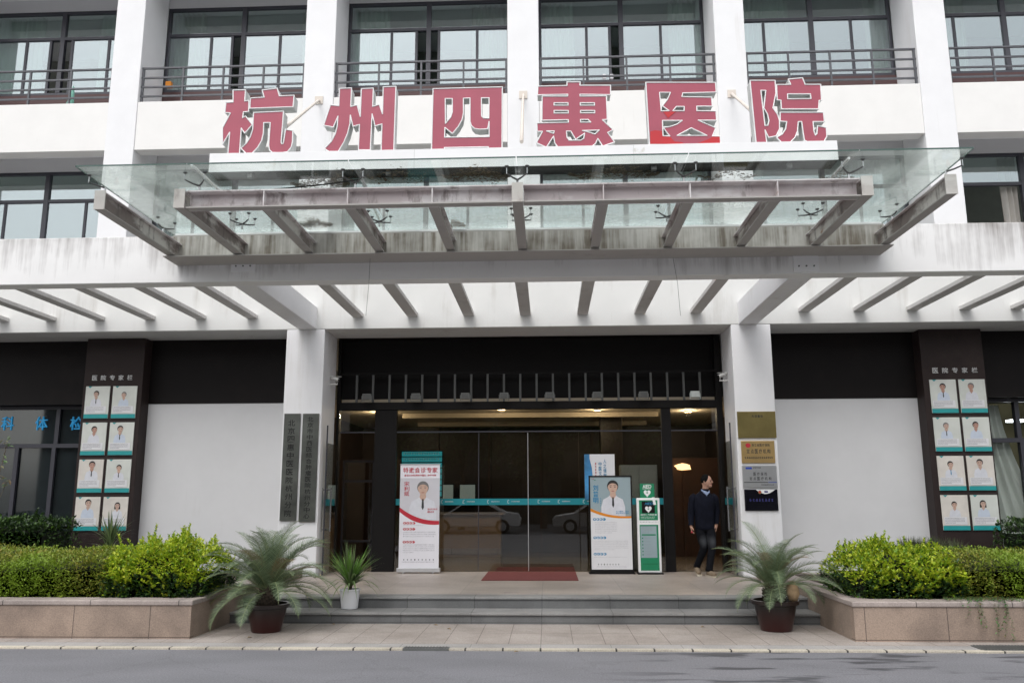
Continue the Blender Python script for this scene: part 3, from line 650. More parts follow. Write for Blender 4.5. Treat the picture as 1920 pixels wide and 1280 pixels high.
# blue poster and grey cabinet behind the glass
yb = 16.165; a = at(1097, 936, 1, yb); b = at(1152, 851, 1, yb); mb = MB().box(a.x, b.x, yb, yb+.012, a.z, b.z, 0)
wv = [(a.x, b.z), (a.x, a.z), (a.x+.18, a.z), (a.x+.17, b.z-.6), (a.x+.14, b.z-.25), (a.x+.10, b.z-.08), (a.x+.10, b.z)]
mb.poly(wv, yb-.003, 1)
column(mb, '人之情常', a.x+.36, a.x+.42, b.z-.09, b.z-.45, yb-.003, 2); column(mb, '中医文化', a.x+.27, a.x+.33, b.z-.14, b.z-.5, yb-.003, 2)
marks(mb, a.x+.20, a.x+.25, b.z-.16, b.z-.5, 6, yb-.003, 3)
tag(mb.build('wall_poster', ['posterwhite', 'blueposter', 'blueink', 'redink']), 'blue and white poster on the door glass behind the black framed stand', 'poster')
a = at(1168, 1060, 1, 16.5); b = at(1232, 871, 1, 16.5)
mb = MB().box(a.x, b.x, 16.5, 16.8, .31, b.z, 0).box(a.x+.015, a.x+(b.x-a.x)/2-.004, 16.485, 16.499, .36, b.z-.03, 0).box(a.x+(b.x-a.x)/2+.004, b.x-.015, 16.485, 16.499, .36, b.z-.03, 0)
tag(mb.build('grey_cabinet', plain('cabinet_grey', (.36, .36, .34), .5), bevel=.006), 'tall grey metal cabinet inside the glass behind the green stand', 'cabinet')
# inner glazed door seen in the left opening
yb = 17.6; a = at(641, 1012, 1, yb); b = at(701, 862, 1, yb)
mb = MB().box(a.x-.03, a.x+.01, yb, yb+.05, .31, b.z).box(b.x-.02, b.x+.02, yb, yb+.05, .31, b.z).box(a.x, b.x, yb, yb+.05, b.z-.05, b.z).box(a.x, b.x, yb, yb+.05, a.z-.04, a.z).box(a.x, b.x, yb, yb+.05, 2.0, 2.05)
o = mb.build('inner_door', 'frame', B); MB().box(a.x, b.x, yb+.02, yb+.028, .32, b.z-.05).build('pane', 'lowglass', o)
# doormat: half outside, half inside
q0, q1 = at(902, 1088, 2, .305), at(1085, 1088, 2, .305)
tag(MB().box(q0.x, q1.x, q0.y, DY-.03, .3045, .316).build('doormat', 'mat', bevel=.004), 'worn red doormat on the landing in front of the glass doors', 'doormat')
tag(MB().box(q0.x+.12, q1.x, DY+.18, DY+1.0, .3035, .313).build('doormat', 'mat', bevel=.004), 'dark red doormat inside the lobby just behind the glass doors', 'doormat')

# ================================================================== CANOPY
K = thing('entrance_canopy', 'peeling steel and glass canopy over the hospital entrance', 'canopy', (-.35, 11.4, 5.07))
ZB, ZT, YF = 5.075, 5.30, 9.25
ribs = [-5.33] + [-4.36+i*1.008 for i in range(9)] + [4.65]
for i, x in enumerate(ribs):
    main = i in (0, 1, 5, 9, 10)
    yf = YF if main else YF+.16
    zf = ZB if main else ZB+.012
    r = MB(); t = .012; hw = .062
    # I-section: bottom flange, web, top flange, end plate
    r.box(x-hw, x+hw, yf+(.012 if main else 0), 11.42, zf, zf+t, 3)
    r.box(x-.006, x+.006, yf+(.012 if main else 0), 11.42, zf+t, ZT-t, 1)
    r.box(x-hw*.8, x+hw*.8, yf+(.012 if main else 0), 11.42, ZT-t, ZT, 0)
    if main: r.box(x-hw-.004, x+hw+.004, yf, yf+.012, zf-.002, ZT+.01, 2)
    o = r.build('steel_rib', ['steel', 'steeldark', 'steelend', 'flange'], K)
# front channel between the inner ribs
xa, xb = ribs[1]+.068, ribs[9]-.068
for (p, q) in ((xa, ribs[5]-.068), (ribs[5]+.068, xb)):
    c = MB().box(p, q, YF+.03, YF+.15, ZB+.004, ZB+.02, 1).box(p, q, YF+.15, YF+.165, ZB+.004, ZT-.004).box(p, q, YF+.03, YF+.15, ZT-.018, ZT-.003)
    for x in ribs[2:9]:
        if p < x < q: c.box(x-.006, x+.006, YF+.035, YF+.15, ZB+.02, ZT-.018)
    c.build('front_channel', ['steel', 'flange'], K)
# back channel fixed on the concrete beam
c = MB().box(-5.42, 4.74, 11.40, 11.415, ZB-.02, 5.42, 0).box(-5.42, 4.74, 11.13, 11.598, ZB-.035, ZB-.02, 1).box(-5.42, 4.74, 11.40, 11.598, 5.42, 5.44, 1)
c.build('back_channel', ['steelback', 'flange'], K)
MB().box(-5.40, 4.72, 11.42, 11.596, 5.445, 5.47).build('flashing_strip', 'boxwhite', K)
for px in (457, 1511):
    a = at(px-23, 510, 1, 11.6); b = at(px+23, 489, 1, 11.6)
    c = MB().box(a.x, b.x, 11.575, 11.599, a.z, ZB-.036, 0)
    for k in (.2, .5, .8): c.tube([(a.x+(b.x-a.x)*k, 11.576, (a.z+b.z)/2), (a.x+(b.x-a.x)*k, 11.562, (a.z+b.z)/2)], .012, 6, 1)
    c.build('bolt_plate', ['boxwhite', 'darkmetal'], K)
# glass sheets on spider fittings
GZ = 5.50
gj = [-5.50, -4.17, -2.27, -.33, 1.63, 3.54, 4.80]
for k in range(6):
    o = MB().box(gj[k]+.006, gj[k+1]-.006, 8.98, 11.585, GZ, GZ+.014).build('glass_sheet', 'canopyglass', K)
    MB().box(gj[k]+.006, gj[k+1]-.006, 8.974, 8.979, GZ-.001, GZ+.016).build('front_edge', 'glassedge', o)
    if k in (0, 5):
        x = gj[0] if k == 0 else gj[6]; MB().box(x-.002, x+.003, 8.98, 11.585, GZ-.001, GZ+.016).build('side_edge', 'glassedge', o)
def spider(x, y, ends, zb=ZT):
    s = MB(); s.tube([(x, y, zb+.012), (x, y, zb+.085)], .014, 8, 1)
    for dx, dy in ends:
        s.tube([(x, y, zb+.08), (x+dx*.5, y+dy*.5, zb+.088), (x+dx, y+dy, zb+.108)], [.012, .010, .008], 6, 0)
        s.tube([(x+dx, y+dy, zb+.10), (x+dx, y+dy, GZ-.012)], .005, 6, 1)
        s.lathe([(.0, -.02), (.012, -.02), (.026, -.006), (.026, .0)], (x+dx, y+dy, GZ-.001), 12, 0)
    s.build('spider_fitting', ['darkmetal', 'stainless'], K)
for x in gj[1:-1]:
    spider(x, YF+.10, ((-.12, -.14), (.12, -.14)))
    spider(x, 10.78, ((-.13, -.12), (.13, -.12), (-.13, .12), (.13, .12)))
spider(-5.33, YF+.10, ((-.14, -.12),)); spider(4.65, YF+.10, ((.14, -.12),))
spider(-5.33, 10.9, ((-.02, -.14), (.10, .12))); spider(4.65, 10.9, ((.02, -.14), (-.10, .12)))
# loose black cable drooping from the fitting and thin hanging wires
cb = MB().tube([(-2.2, 9.2, 5.36), (-2.6, 9.25, 5.33), (-3.1, 9.3, 5.31), (-3.35, 9.35, 5.31)], .008, 6)
cb.build('loose_cable', 'black', K)
for px in (694, 1262):
    p = at(px, 484, 1, 11.09); q = at(px-8 if px < 900 else px+14, 592, 1, 11.12)
    w_ = MB().tube([p, ((p.x+q.x)/2+.012, 11.1, (p.z+q.z)/2+.05), q], .0028, 5)
    w_.build('hanging_wire', 'darkmetal', K)
# round tie bars above the glass
for (x0, y0_, x1_, y1_) in ((-4.17, 9.1, -4.17, 10.6), (-2.27, 9.6, -2.27, 10.8), (3.54, 9.3, 3.54, 10.6)):
    MB().tube([(x0, y0_, GZ+.05), (x1_, y1_, GZ+.05)], .016, 8).build('tie_bar', 'stainless', K)

# leaf litter and rusty grit lying on the glass in drifts
R = random.Random(55); mb = MB()
for (px0, px1, py, n_, sp, mi) in ((545, 655, 345, 900, .055, 0), (620, 660, 337, 200, .05, 0), (690, 800, 333, 350, .06, 0), (830, 955, 331, 900, .06, 0), (1065, 1235, 328, 1100, .05, 0), (1310, 1420, 330, 260, .04, 0), (1540, 1600, 334, 300, .05, 0), (560, 622, 420, 900, .055, 1), (838, 872, 422, 380, .05, 1), (1300, 1375, 424, 160, .05, 0)):
    a, b = at(px0, py, 2, GZ+.016), at(px1, py, 2, GZ+.016)
    for k in range(int(n_*.8)):
        f = R.random(); x = a.x+(b.x-a.x)*f; y = a.y+R.gauss(0, sp*1.5)*(.25+sin(pi*f))+.06*sin(f*9)
        if not 9.0 < y < 11.55: continue
        an = R.uniform(0, pi); L_ = R.uniform(.008, .032); W_ = L_*R.uniform(.25, .6); c_, s_ = cos(an), sin(an); z = GZ+.0155+R.uniform(0, .012)
        mb.quad((x-c_*L_, y-s_*L_, z), (x+s_*W_, y-c_*W_, z), (x+c_*L_, y+s_*L_, z+.004), (x-s_*W_, y+c_*W_, z), mi)
struct('leaf_litter', mb, ['litter', 'rustgrit'], 'stuff')
# ================================================================== SIGN
YS = 9.40
S = thing('rooftop_sign', 'white sign box with six large faded red characters above the entrance canopy', 'sign', (-.32, YS, 5.57))
MB().box(-4.085, 3.452, YS, YS+.27, 5.568, 5.572, 1).box(-4.09, 3.456, YS-.002, YS+.274, 5.573, 5.815, 0).build('sign_box', ['boxwhite', 'boxdark'], S, bevel=.003)
for x in (at(777, 280, 1, YS).x, at(1188, 280, 1, YS).x): MB().box(x-.003, x+.003, YS-.004, YS-.0025, 5.58, 5.81).build('panel_joint', 'letterside', S)
for x in (-3.6, -1.9, -.33, 1.3, 2.9): MB().box(x-.03, x+.03, YS+.05, YS+.11, 5.516, 5.567).build('box_bracket', 'darkmetal', S)
Z4 = lambda l: [(380+x/5.0526, 140+y/5.0526) for x, y in l]
Z5 = lambda l: [(780+x/5.0526, 140+y/5.0526) for x, y in l]
Z6 = lambda l: [(1190+x/5.0526, 140+y/5.0526) for x, y in l]
LT = [
 ('杭', Z4, [[(290,133),(408,130),(400,235),(440,232),(437,335),(388,338),(380,395),(408,378),(472,458),(400,540),(368,492),(350,742),(240,742),(258,530),(190,645),(190,490),(265,348),(212,345),(222,250),(290,245)],
  [(565,132),(708,115),(728,188),(868,182),(858,290),(448,305),(455,208),(585,200)],
  [(484,345),(768,332),(747,600),(745,630),(752,640),(762,637),(768,620),(787,503),(855,515),(852,620),(840,672),(805,715),(750,724),(662,722),(635,698),(627,655),(642,440),(580,440),(577,540),(560,610),(525,670),(465,735),(415,733),(365,682),(420,630),(455,570),(476,500)]], []),
 ('州', Z4, [[(1298,100),(1412,95),(1405,270),(1465,255),(1495,365),(1505,102),(1618,97),(1612,270),(1675,250),(1705,340),(1712,85),(1832,80),(1812,685),(1692,685),(1700,435),(1635,455),(1607,340),(1590,680),(1477,680),(1487,440),(1425,460),(1401,350),(1398,430),(1375,520),(1340,605),(1280,705),(1215,705),(1155,668),(1220,600),(1258,530),(1276,460),(1284,360),(1240,465),(1148,448),(1212,255),(1292,263)]], []),
 ('四', Z5, [[(163,92),(818,75),(815,662),(685,662),(685,640),(270,648),(268,672),(148,672)]],
  [[(278,185),(345,185),(345,310),(330,360),(280,420)], [(450,182),(512,180),(512,400),(525,440),(555,467),(600,475),(678,470),(686,440),(693,400),(693,545),(272,550),(275,458),(345,515),(400,450),(437,385),(450,320)], [(620,178),(693,178),(690,370),(640,368),(622,350)]]),
 ('惠', Z5, [[(1430,38),(1555,38),(1552,70),(1842,70),(1842,158),(1552,155),(1555,172),(1803,170),(1812,392),(1765,395),(1868,490),(1815,515),(1880,605),(1768,645),(1722,572),(1700,620),(1655,655),(1345,655),(1315,615),(1303,550),(1235,655),(1140,612),(1198,505),(1148,505),(1145,425),(1443,419),(1443,395),(1192,400),(1195,172),(1435,172),(1438,155),(1150,160),(1155,78),(1430,72)]],
  [[(1308,235),(1440,235),(1440,258),(1308,258)], [(1308,308),(1442,308),(1442,332),(1308,332)], [(1555,235),(1690,235),(1690,258),(1555,258)], [(1558,308),(1692,308),(1692,330),(1558,330)], [(1558,393),(1630,393),(1655,418),(1558,418)],
   [(1425,502),(1465,502),(1512,580),(1598,522),(1588,570),(1560,588),(1450,588),(1430,562)], [(1575,497),(1735,493),(1695,530),(1625,508)], [(1235,501),(1310,501),(1302,524)]]),
 ('医', Z6, [[(105,60),(765,60),(772,152),(455,160),(447,195),(728,200),(735,285),(588,285),(588,328),(770,330),(775,418),(600,418),(768,490),(735,568),(808,568),(815,648),(140,648)]],
  [[(235,155),(338,155),(310,220),(262,282),(325,328),(252,330)], [(395,288),(468,288),(468,328),(362,328)], [(262,420),(450,420),(400,455),(335,478),(270,488),(332,568),(268,565)], [(535,490),(685,562),(400,562)]]),
 ('院', Z6, [[(1093,60),(1330,60),(1338,180),(1310,320),(1355,385),(1372,440),(1372,520),(1340,585),(1268,600),(1235,528),(1252,648),(1150,648)],
  [(1455,48),(1590,36),(1615,98),(1762,98),(1770,248),(1748,250),(1742,330),(1390,330),(1385,248),(1350,245),(1344,100),(1478,98)],
  [(1378,362),(1788,362),(1798,450),(1690,450),(1698,540),(1712,577),(1726,565),(1732,490),(1815,505),(1820,590),(1795,635),(1750,648),(1650,648),(1608,625),(1597,560),(1582,450),(1550,450),(1542,540),(1518,600),(1470,648),(1392,648),(1345,600),(1400,565),(1430,520),(1440,450),(1378,446)]],
  [[(1195,155),(1242,155),(1224,320),(1258,380),(1272,440),(1262,485),(1235,488)], [(1448,188),(1665,188),(1670,232),(1450,235)]]),
]
def curve2mesh(loops, offset, ext):
    cu = bpy.data.curves.new('outline', 'CURVE'); cu.dimensions = '2D'; cu.fill_mode = 'BOTH'; cu.extrude = ext; cu.offset = offset
    for lp in loops:
        sp = cu.splines.new('POLY'); sp.points.add(len(lp)-1); sp.use_cyclic_u = True
        for p, q in zip(sp.points, lp): p.co = (q[0], q[1], 0, 1)
    ob = bpy.data.objects.new('outline', cu); COL.objects.link(ob)
    ev = ob.evaluated_get(bpy.context.evaluated_depsgraph_get()); me = ev.to_mesh()
    vs = [tuple(v.co) for v in me.vertices]; fs = [tuple(p.vertices) for p in me.polygons]
    ev.to_mesh_clear(); bpy.data.objects.remove(ob); bpy.data.curves.remove(cu)
    return vs, fs
DL = .16
for idx, (ch, Zf, outs, holes) in enumerate(LT):
    conv = lambda l: [(lambda p: (p.x, p.z))(at(a, b, 1, YS+.02)) for a, b in Zf(l)]
    O = [conv(l) for l in outs]; H = [conv(l) for l in holes]
    zmin = min(p[1] for l in O for p in l); dz = 5.80-zmin
    if ch == '杭': dz -= .0
    O = [[(x, z+dz) for x, z in l] for l in O]; H = [[(x, z+dz) for x, z in l] for l in H]
    vs, fs = curve2mesh(O+H, 0, DL/2)
    mb = MB(); mb.add([(x, YS+.02+DL/2-z, y) for x, y, z in vs], fs)
    lo_ = mb.build('sign_character', ['letterside', 'fade'], S)
    for p in lo_.data.polygons:
        if abs(p.normal.y) > .9 and p.center.y+ORG[lo_].y < YS+.05: p.material_index = 1
    mb = MB()
    for lp in O+H:
        n = len(lp)
        for q in range(n):
            a, b = Vector((lp[q][0], 0, lp[q][1])), Vector((lp[(q+1) % n][0], 0, lp[(q+1) % n][1]))
            if (b-a).length < 1e-4: continue
            e = (b-a).normalized()*.003; yv = Vector((0, YS+.0195, 0)); mb.tube([a-e+yv, b+e+yv], .0075, 6)
    mb.build('character_trim', 'letteredge', lo_)
    if ch == '医':
        mb = MB()
        for l in ([(147,525),(190,513),(258,520),(264,572),(335,574),(375,618),(440,625),(478,642),(147,642)], [(735,573),(804,573),(808,642),(585,642),(620,625),(680,605),(722,583)], [(270,338),(390,336),(315,398)]):
            mb.poly([(x, z+dz) for x, z in conv(l)][::-1], YS+.0145)
        o = mb.build('unfaded_patch', 'red', lo_)
        lo_['label'] = 'character with bright unfaded red patches along its foot'
# struts tying the sign back to the columns
for (p0, p1) in (((598, 188), (536, 238)), ((981, 178), (978, 266)), ((1372, 176), (1420, 218))):
    a = at(*p0, 1, 15.09)
    b = at(*p1, 1, 9.60)
    MB().tube([b, a], .035, 8).lathe([(.0, 0)], (0, 0, 0), 3) if 0 else None
    mb = MB().tube([b, a], .024, 10); mb.box(a.x-.08, a.x+.08, 15.082, 15.098, a.z-.08, a.z+.08)
    mb.build('tie_strut', 'strut', S)

# ================================================================== POSTERS
def portrait(mb, cx, z0, w, h, y, hair=0, tie=True, mi=(0, 1, 2, 3), turn=0, mi_line=None):
    """flat printed half-length figure: coat, neck, face, hair"""
    sk, ct, hr, tn = mi[:4]
    z1 = z0+h; fh = h*.34; fw_ = fh*.40; fz = z1-fh*.62
    sh = z1-fh*1.42; W2 = w/2
    mb.poly([(cx-W2, z0), (cx+W2, z0), (cx+W2*.97, z0+(sh-z0)*.55), (cx+W2*.80, sh-h*.05), (cx+W2*.40, sh+h*.015), (cx+fw_*.62, sh+h*.055), (cx-fw_*.62, sh+h*.055), (cx-W2*.40, sh+h*.015), (cx-W2*.80, sh-h*.05), (cx-W2*.97, z0+(sh-z0)*.55)], y, ct)
    mb.poly([(cx-fw_*.5, fz-fh*.35), (cx-fw_*.62, sh+h*.05), (cx, sh-h*.07), (cx+fw_*.62, sh+h*.05), (cx+fw_*.5, fz-fh*.35)], y-.0012, sk)
    if tie: mb.poly([(cx-w*.028, sh+h*.01), (cx-w*.045, sh-h*.20), (cx, sh-h*.27), (cx+w*.045, sh-h*.20), (cx+w*.028, sh+h*.01)], y-.0020, tn)
    # lapels
    mb.ell(cx, fz+fh*.09, fw_*1.11, fh*.46, y-.0024, hr)
    if hair == 2: mb.poly([(cx-fw_*1.15, fz+fh*.2), (cx-fw_*1.25, fz-fh*.55), (cx+fw_*1.25, fz-fh*.55), (cx+fw_*1.15, fz+fh*.2)], y-.0009, hr)
    mb.poly([(cx+turn+fw_*(1.0*cos(a))*(1 if sin(a) > 0 else (.93-.22*abs(sin(a)))), fz-fh*.03+fh*(.34 if sin(a) > 0 else .50)*sin(a)) for a in [2*pi*i/20 for i in range(20)]], y-.0034, sk)
    e = fh*.05
    for s in (-1, 1):
        mb.ell(cx+turn+s*fw_*.42, fz+fh*.02, e*1.5, e*.55, y-.0042, hr, n=8)
        mb.poly([(cx+turn+s*fw_*.42-e*2, fz+fh*.12), (cx+turn+s*fw_*.42+e*2, fz+fh*.12), (cx+turn+s*fw_*.42+e*2, fz+fh*.15), (cx+turn+s*fw_*.42-e*2, fz+fh*.15)], y-.0042, hr)
    mb.ell(cx+turn, fz-fh*.30, fw_*.32, fh*.03, y-.0042, 3 if len(mi) < 5 else mi[4], n=8)
lipm = plain('printed_lip', (.33, .10, .09), .5)
SKT = [M['skin'], plain('printed_pale_skin', (.52, .36, .29), .5), plain('printed_ruddy_skin', (.45, .26, .20), .5)]
M['coatblue'] = plain('printed_bluish_coat', (.54, .60, .70), .5, 0, .06, 14); M['poster2'] = plain('poster_warm_ground', (.66, .62, .57), .35, 0, .12, 2.5)
def poster(xa, xb, z0, z1, y, R, label, hair, hm, tie, dx):
    t = thing('staff_poster', label, 'poster', ((xa+xb)/2, y, z0), 'doctor posters on the brown pillars')
    MB().box(xa, xb, y-.018, y, z0, z1).build('board', 'poster2' if len(label) % 3 == 0 else 'poster', t, bevel=.003)
    w, h = xb-xa, z1-z0; yf = y-.0195
    R = random.Random(label); sc_ = R.uniform(.86, 1.08)
    mb = MB(); portrait(mb, xa+w*(.46+dx), z0+h*.30, w*.50*sc_, h*.62*sc_, yf, hair, tie, (0, 1, 2, 3, 4), turn=R.uniform(-.008, .010))
    mb.build('portrait', [SKT[R.randrange(3)], R.choice(('coat', 'coatblue', 'coat')), hm, 'blueink' if 'blue' in label else 'ink', lipm], t)
    mb = MB(); mb.poly([(xa+w*.06, z0+h*.16), (xa+w*.90, z0+h*.16), (xa+w*.90, z0+h*.375), (xa+w*.06, z0+h*.375)], yf-.005, 0)
    marks(mb, xa+w*.09, xa+w*.86, z0+h*.355, z0+h*.18, 4, yf-.0062, 1)
    mb.build('caption', ['posterwhite', 'greyink'], t)
    mb = MB(); mb.poly([(xa+.002, z0+.002), (xb-.002, z0+.002), (xb-.002, z0+h*.13), (xa+.002, z0+h*.13)], yf-.002, 0)
    mb.build('teal_strip', 'teal', t)
    MB().poly([(xa+w*.10, z1-.002), (xa+w*.17, z1-h*.06), (xa+w*.26, z1-.002)], yf-.002, 0).build('corner_mark', 'teal', t)
LL = {(0,0):('young man with short black hair, top left of left pillar',0,'hairdark',True,0), (0,1):('faint man with thin grey hair, top right of left pillar',0,'hairgrey',False,.02),
 (1,0):('smiling man with black fringe, second row left of left pillar',0,'hairdark',False,.04), (1,1):('man in a dark collar, second row right of left pillar',0,'hairdark',True,-.02),
 (2,0):('man in glasses, third row left of left pillar',0,'hairdark',True,.08), (2,1):('laughing man in a dark tie, third row right of left pillar',0,'hairdark',True,.06),
 (3,0):('man in a blue collar, bottom left of left pillar',0,'hairdark',False,.06), (3,1):('woman with long dark hair, bottom right of left pillar',2,'hairdark',False,.12)}
LR = {(0,0):('man with a black tie, top left of right pillar',0,'hairdark',True,.02), (0,1):('pale man with grey hair, top right of right pillar',0,'hairgrey',False,-.01),
 (1,0):('faded grey figure in a dark collar, second row left of right pillar',0,'hairgrey',True,0), (1,1):('ruddy man with short black hair, second row right of right pillar',0,'hairdark',False,.01),
 (2,0):('smiling doctor in a blue tie, third row left of right pillar',0,'hairdark',True,.02), (2,1):('man in a pale blue shirt, third row right of right pillar',0,'hairdark',False,.02),
 (3,0):('young man with a rounded black fringe, bottom left of right pillar',0,'hairdark',False,.02), (3,1):('woman with her hair tied back, bottom right of right pillar',2,'hairdark',False,-.02)}
for side, LLx, xc, zt0, pit in ((0, LL, (-8.985, -8.445), 3.83, .706), (1, LR, (7.125, 7.655), 3.815, .706)):
    for (r, c), (lab, hr, hm, tie, dx) in LLx.items():
        xa = xc[c]; z1 = zt0-pit*r
        poster(xa, xa+.48, z1-.625, z1, 15.748, None, 'poster of a '+lab, hr, hm, tie, dx)

# ================================================================== PLAQUES
for (pa, pb, txt, lab, x0m) in (((533, 976), (561, 775), '北京四惠中医医院杭州分院', 'tall dark vertical plaque on the outer half of the left entrance pillar', 0), ((565, 978), (596, 775), '北京市中西医结合肿瘤医院杭州分中心', 'tall dark vertical plaque with closely packed small characters, nearer the doors', 1)):
    y = FW-.002; z0 = at(pa[0], pa[1], 1, y).z; z1 = at(pb[0], pb[1], 1, y).z
    xa = (-4.835, -4.49)[x0m]; xb = (-4.535, -4.19)[x0m]
    t = thing('vertical_plaque', lab, 'plaque', ((xa+xb)/2, y, z0), 'dark vertical plaques on the left pillar')
    MB().box(xa, xb, y-.025, y, z0, z1).build('board', 'plaque', t, bevel=.005)
    mb = MB(); w = xb-xa
    if x0m == 0: column(mb, txt, xa+w*.27, xa+w*.70, z1-.10, z0+.06, y-.027, gap=.22, bold=.014)
    else: column(mb, txt, xa+w*.30, xa+w*.66, z1-.05, z0+.05, y-.027, gap=.16, bold=.012)
    mb.build('lettering', plain('engraved_ink_%d' % x0m, (.004, .004, .004), .5), t)
def rectat(x0, y0, x1, y1, y):
    a = at(x0, y1, 1, y); b = at(x1, y0, 1, y); return a.x, b.x, a.z, b.z
y = FW-.002
t_ = rectat(1384, 771, 1453, 821, y); t = thing('wall_plaque', 'large dark brass plaque, topmost of the four on the right pillar', 'plaque', (t_[0], y, t_[2]), 'plaques on the right pillar')
MB().box(t_[0], t_[1], y-.02, y, t_[2], t_[3]).build('plate', 'darkgold', t, bevel=.004)
mb = MB(); row(mb, '先进集体', t_[0]+.25, t_[1]-.22, t_[3]-.11, t_[3]-.06, y-.022); mb.build('lettering', 'ink', t)
t_ = rectat(1391, 826, 1451, 868, y); t = thing('wall_plaque', 'bright brass plaque with a red emblem, second from the top on the right pillar', 'plaque', (t_[0], y, t_[2]), 'plaques on the right pillar')
MB().box(t_[0], t_[1], y-.02, y, t_[2], t_[3]).build('plate', 'gold', t, bevel=.004)
mb = MB(); mb.ell(t_[0]+.12, t_[3]-.08, .045, .04, y-.022, 1); row(mb, '浙江省医疗保险', t_[0]+.18, t_[1]-.08, t_[3]-.10, t_[3]-.05, y-.022, 0); row(mb, '定点医疗机构', t_[0]+.08, t_[1]-.07, t_[3]-.225, t_[3]-.145, y-.022, 0, .25); marks(mb, t_[0]+.05, t_[1]-.05, t_[2]+.11, t_[2]+.06, 1, y-.022, 0, 1, 1, .3)
mb.build('lettering', ['ink', 'redink'], t)
t_ = rectat(1393, 872, 1455, 914, y); t = thing('wall_plaque', 'silver plaque with a blue mark and a dark line, third on the right pillar', 'plaque', (t_[0], y, t_[2]), 'plaques on the right pillar')
MB().box(t_[0], t_[1], y-.02, y, t_[2], t_[3]).build('plate', 'silver', t, bevel=.004)
mb = MB(); mb.poly([(t_[0]+.06, t_[3]-.065), (t_[0]+.17, t_[3]-.065), (t_[0]+.17, t_[3]-.03), (t_[0]+.06, t_[3]-.03)], y-.022, 1); marks(mb, t_[0]+.19, t_[0]+.32, t_[3]-.03, t_[3]-.06, 1, y-.022, 0, 1, 1, .3)
row(mb, '医疗保险', t_[0]+.18, t_[1]-.16, t_[3]-.18, t_[3]-.12, y-.022, 0, .3); row(mb, '定点医疗机构', t_[0]+.11, t_[1]-.09, t_[3]-.26, t_[3]-.20, y-.022, 0, .3)
mb.poly([(t_[0]+.02, t_[2]+.088), (t_[1]-.16, t_[2]+.088), (t_[1]-.16, t_[2]+.10), (t_[0]+.02, t_[2]+.10)], y-.022, 0); mb.poly([(t_[1]-.155, t_[2]+.088), (t_[1]-.01, t_[2]+.088), (t_[1]-.01, t_[2]+.10), (t_[1]-.155, t_[2]+.10)], y-.022, 1)
marks(mb, t_[1]-.28, t_[1]-.05, t_[2]+.06, t_[2]+.03, 1, y-.022, 0, 1, 1, .3); mb.build('lettering', ['ink', plain('royal_blue_ink', (.02, .06, .40), .5)], t)
t_ = rectat(1397, 917, 1457, 957, y); t = thing('wall_plaque', 'glossy black plaque with a white arc and round badge, lowest on the right pillar', 'plaque', (t_[0], y, t_[2]), 'plaques on the right pillar')
MB().box(t_[0], t_[1], y-.02, y, t_[2], t_[3]).build('plate', 'blackplaque', t, bevel=.004)
mb = MB(); cx = (t_[0]+t_[1])/2+.08; n = 14
mb.poly([(cx-.17+.34*i/n, t_[3]-.003-.075*sin(pi*i/n)) for i in range(n+1)], y-.022, 0); mb.ell(cx-.10, t_[3]-.045, .030, .030, y-.0235, 1); mb.ell(cx-.10, t_[3]-.045, .018, .018, y-.025, 2); mb.poly([(cx-.02, t_[3]-.055), (cx+.04, t_[3]-.055), (cx+.04, t_[3]-.025), (cx-.02, t_[3]-.025)], y-.0235, 3)
marks(mb, t_[0]+.08, t_[1]-.08, t_[3]-.16, t_[3]-.24, 1, y-.022, 3, 1, 1, .2); mb.build('lettering', ['letteredge', 'gold', 'redink', plain('navy_print', (.03, .03, .16), .5)], t)

# ================================================================== BANNERS AND STANDS
# roll-up banner
y = 15.86; xa, xb, z0, z1 = rectat(747, 869, 825, 1070, y); z0 = .40
t = thing('rollup_banner', 'white roll-up banner with red title and a grey-haired doctor left of the doors', 'banner', ((xa+xb)/2, y, .304))
MB().box(xa-.03, xb+.03, y-.05, y+.05, .325, .40).tube([(xa+.1, y-.09, .315), (xa+.1, y+.09, .315)], .012, 6).tube([(xb-.1, y-.09, .315), (xb-.1, y+.09, .315)], .012, 6).build('base', 'alu', t, bevel=.008)
MB().box(xa, xb, y-.004, y, z0, z1-.015).build('sheet', 'bannerwhite', t)
MB().box(xa-.005, xb+.005, y-.012, y+.008, z1-.015, z1).tube([((xa+xb)/2, y+.03, .40), ((xa+xb)/2, y+.03, z1-.005)], .008, 6).build('top_rail', 'alu', t)
H = z1-z0; w = xb-xa; Zf = lambda f: z1-H*f; yy = y-.0055
mb = MB(); arc = [(xa+w*i/16, Zf(.525+.055*sin(pi*(.0+i/16*.72))-.0*i)) for i in range(17)]
arcf = lambda u: .425+.135*(1-(1-u)**2.2)-.005*u
mb.poly([(xa+.003, Zf(.14))]+[(xa+.003, Zf(arcf(0)))]+[(xa+w*i/16, Zf(arcf(i/16))) for i in range(1, 16)]+[(xb-.003, Zf(arcf(1))), (xb-.003, Zf(.14))], yy, 0)
mb.build('photo_ground', 'bannergrey', t)
mb = MB(); portrait(mb, xa+w*.58, Zf(.545), w*.70, H*.385, yy-.002, 0, True, (0, 1, 2, 3, 4)); mb.build('portrait', ['skin', 'coat', 'hairgrey', 'ink', lipm], t)
mb = MB()
pts = [(xa+.002+(w-.004)*i/16, Zf(arcf(i/16)-.002)) for i in range(17)]+[(xa+.002+(w-.004)*i/16, Zf(arcf(i/16)+.048-.02*abs(i/16-.3))) for i in range(16, -1, -1)]
mb.poly(pts[::-1], yy-.0085); 
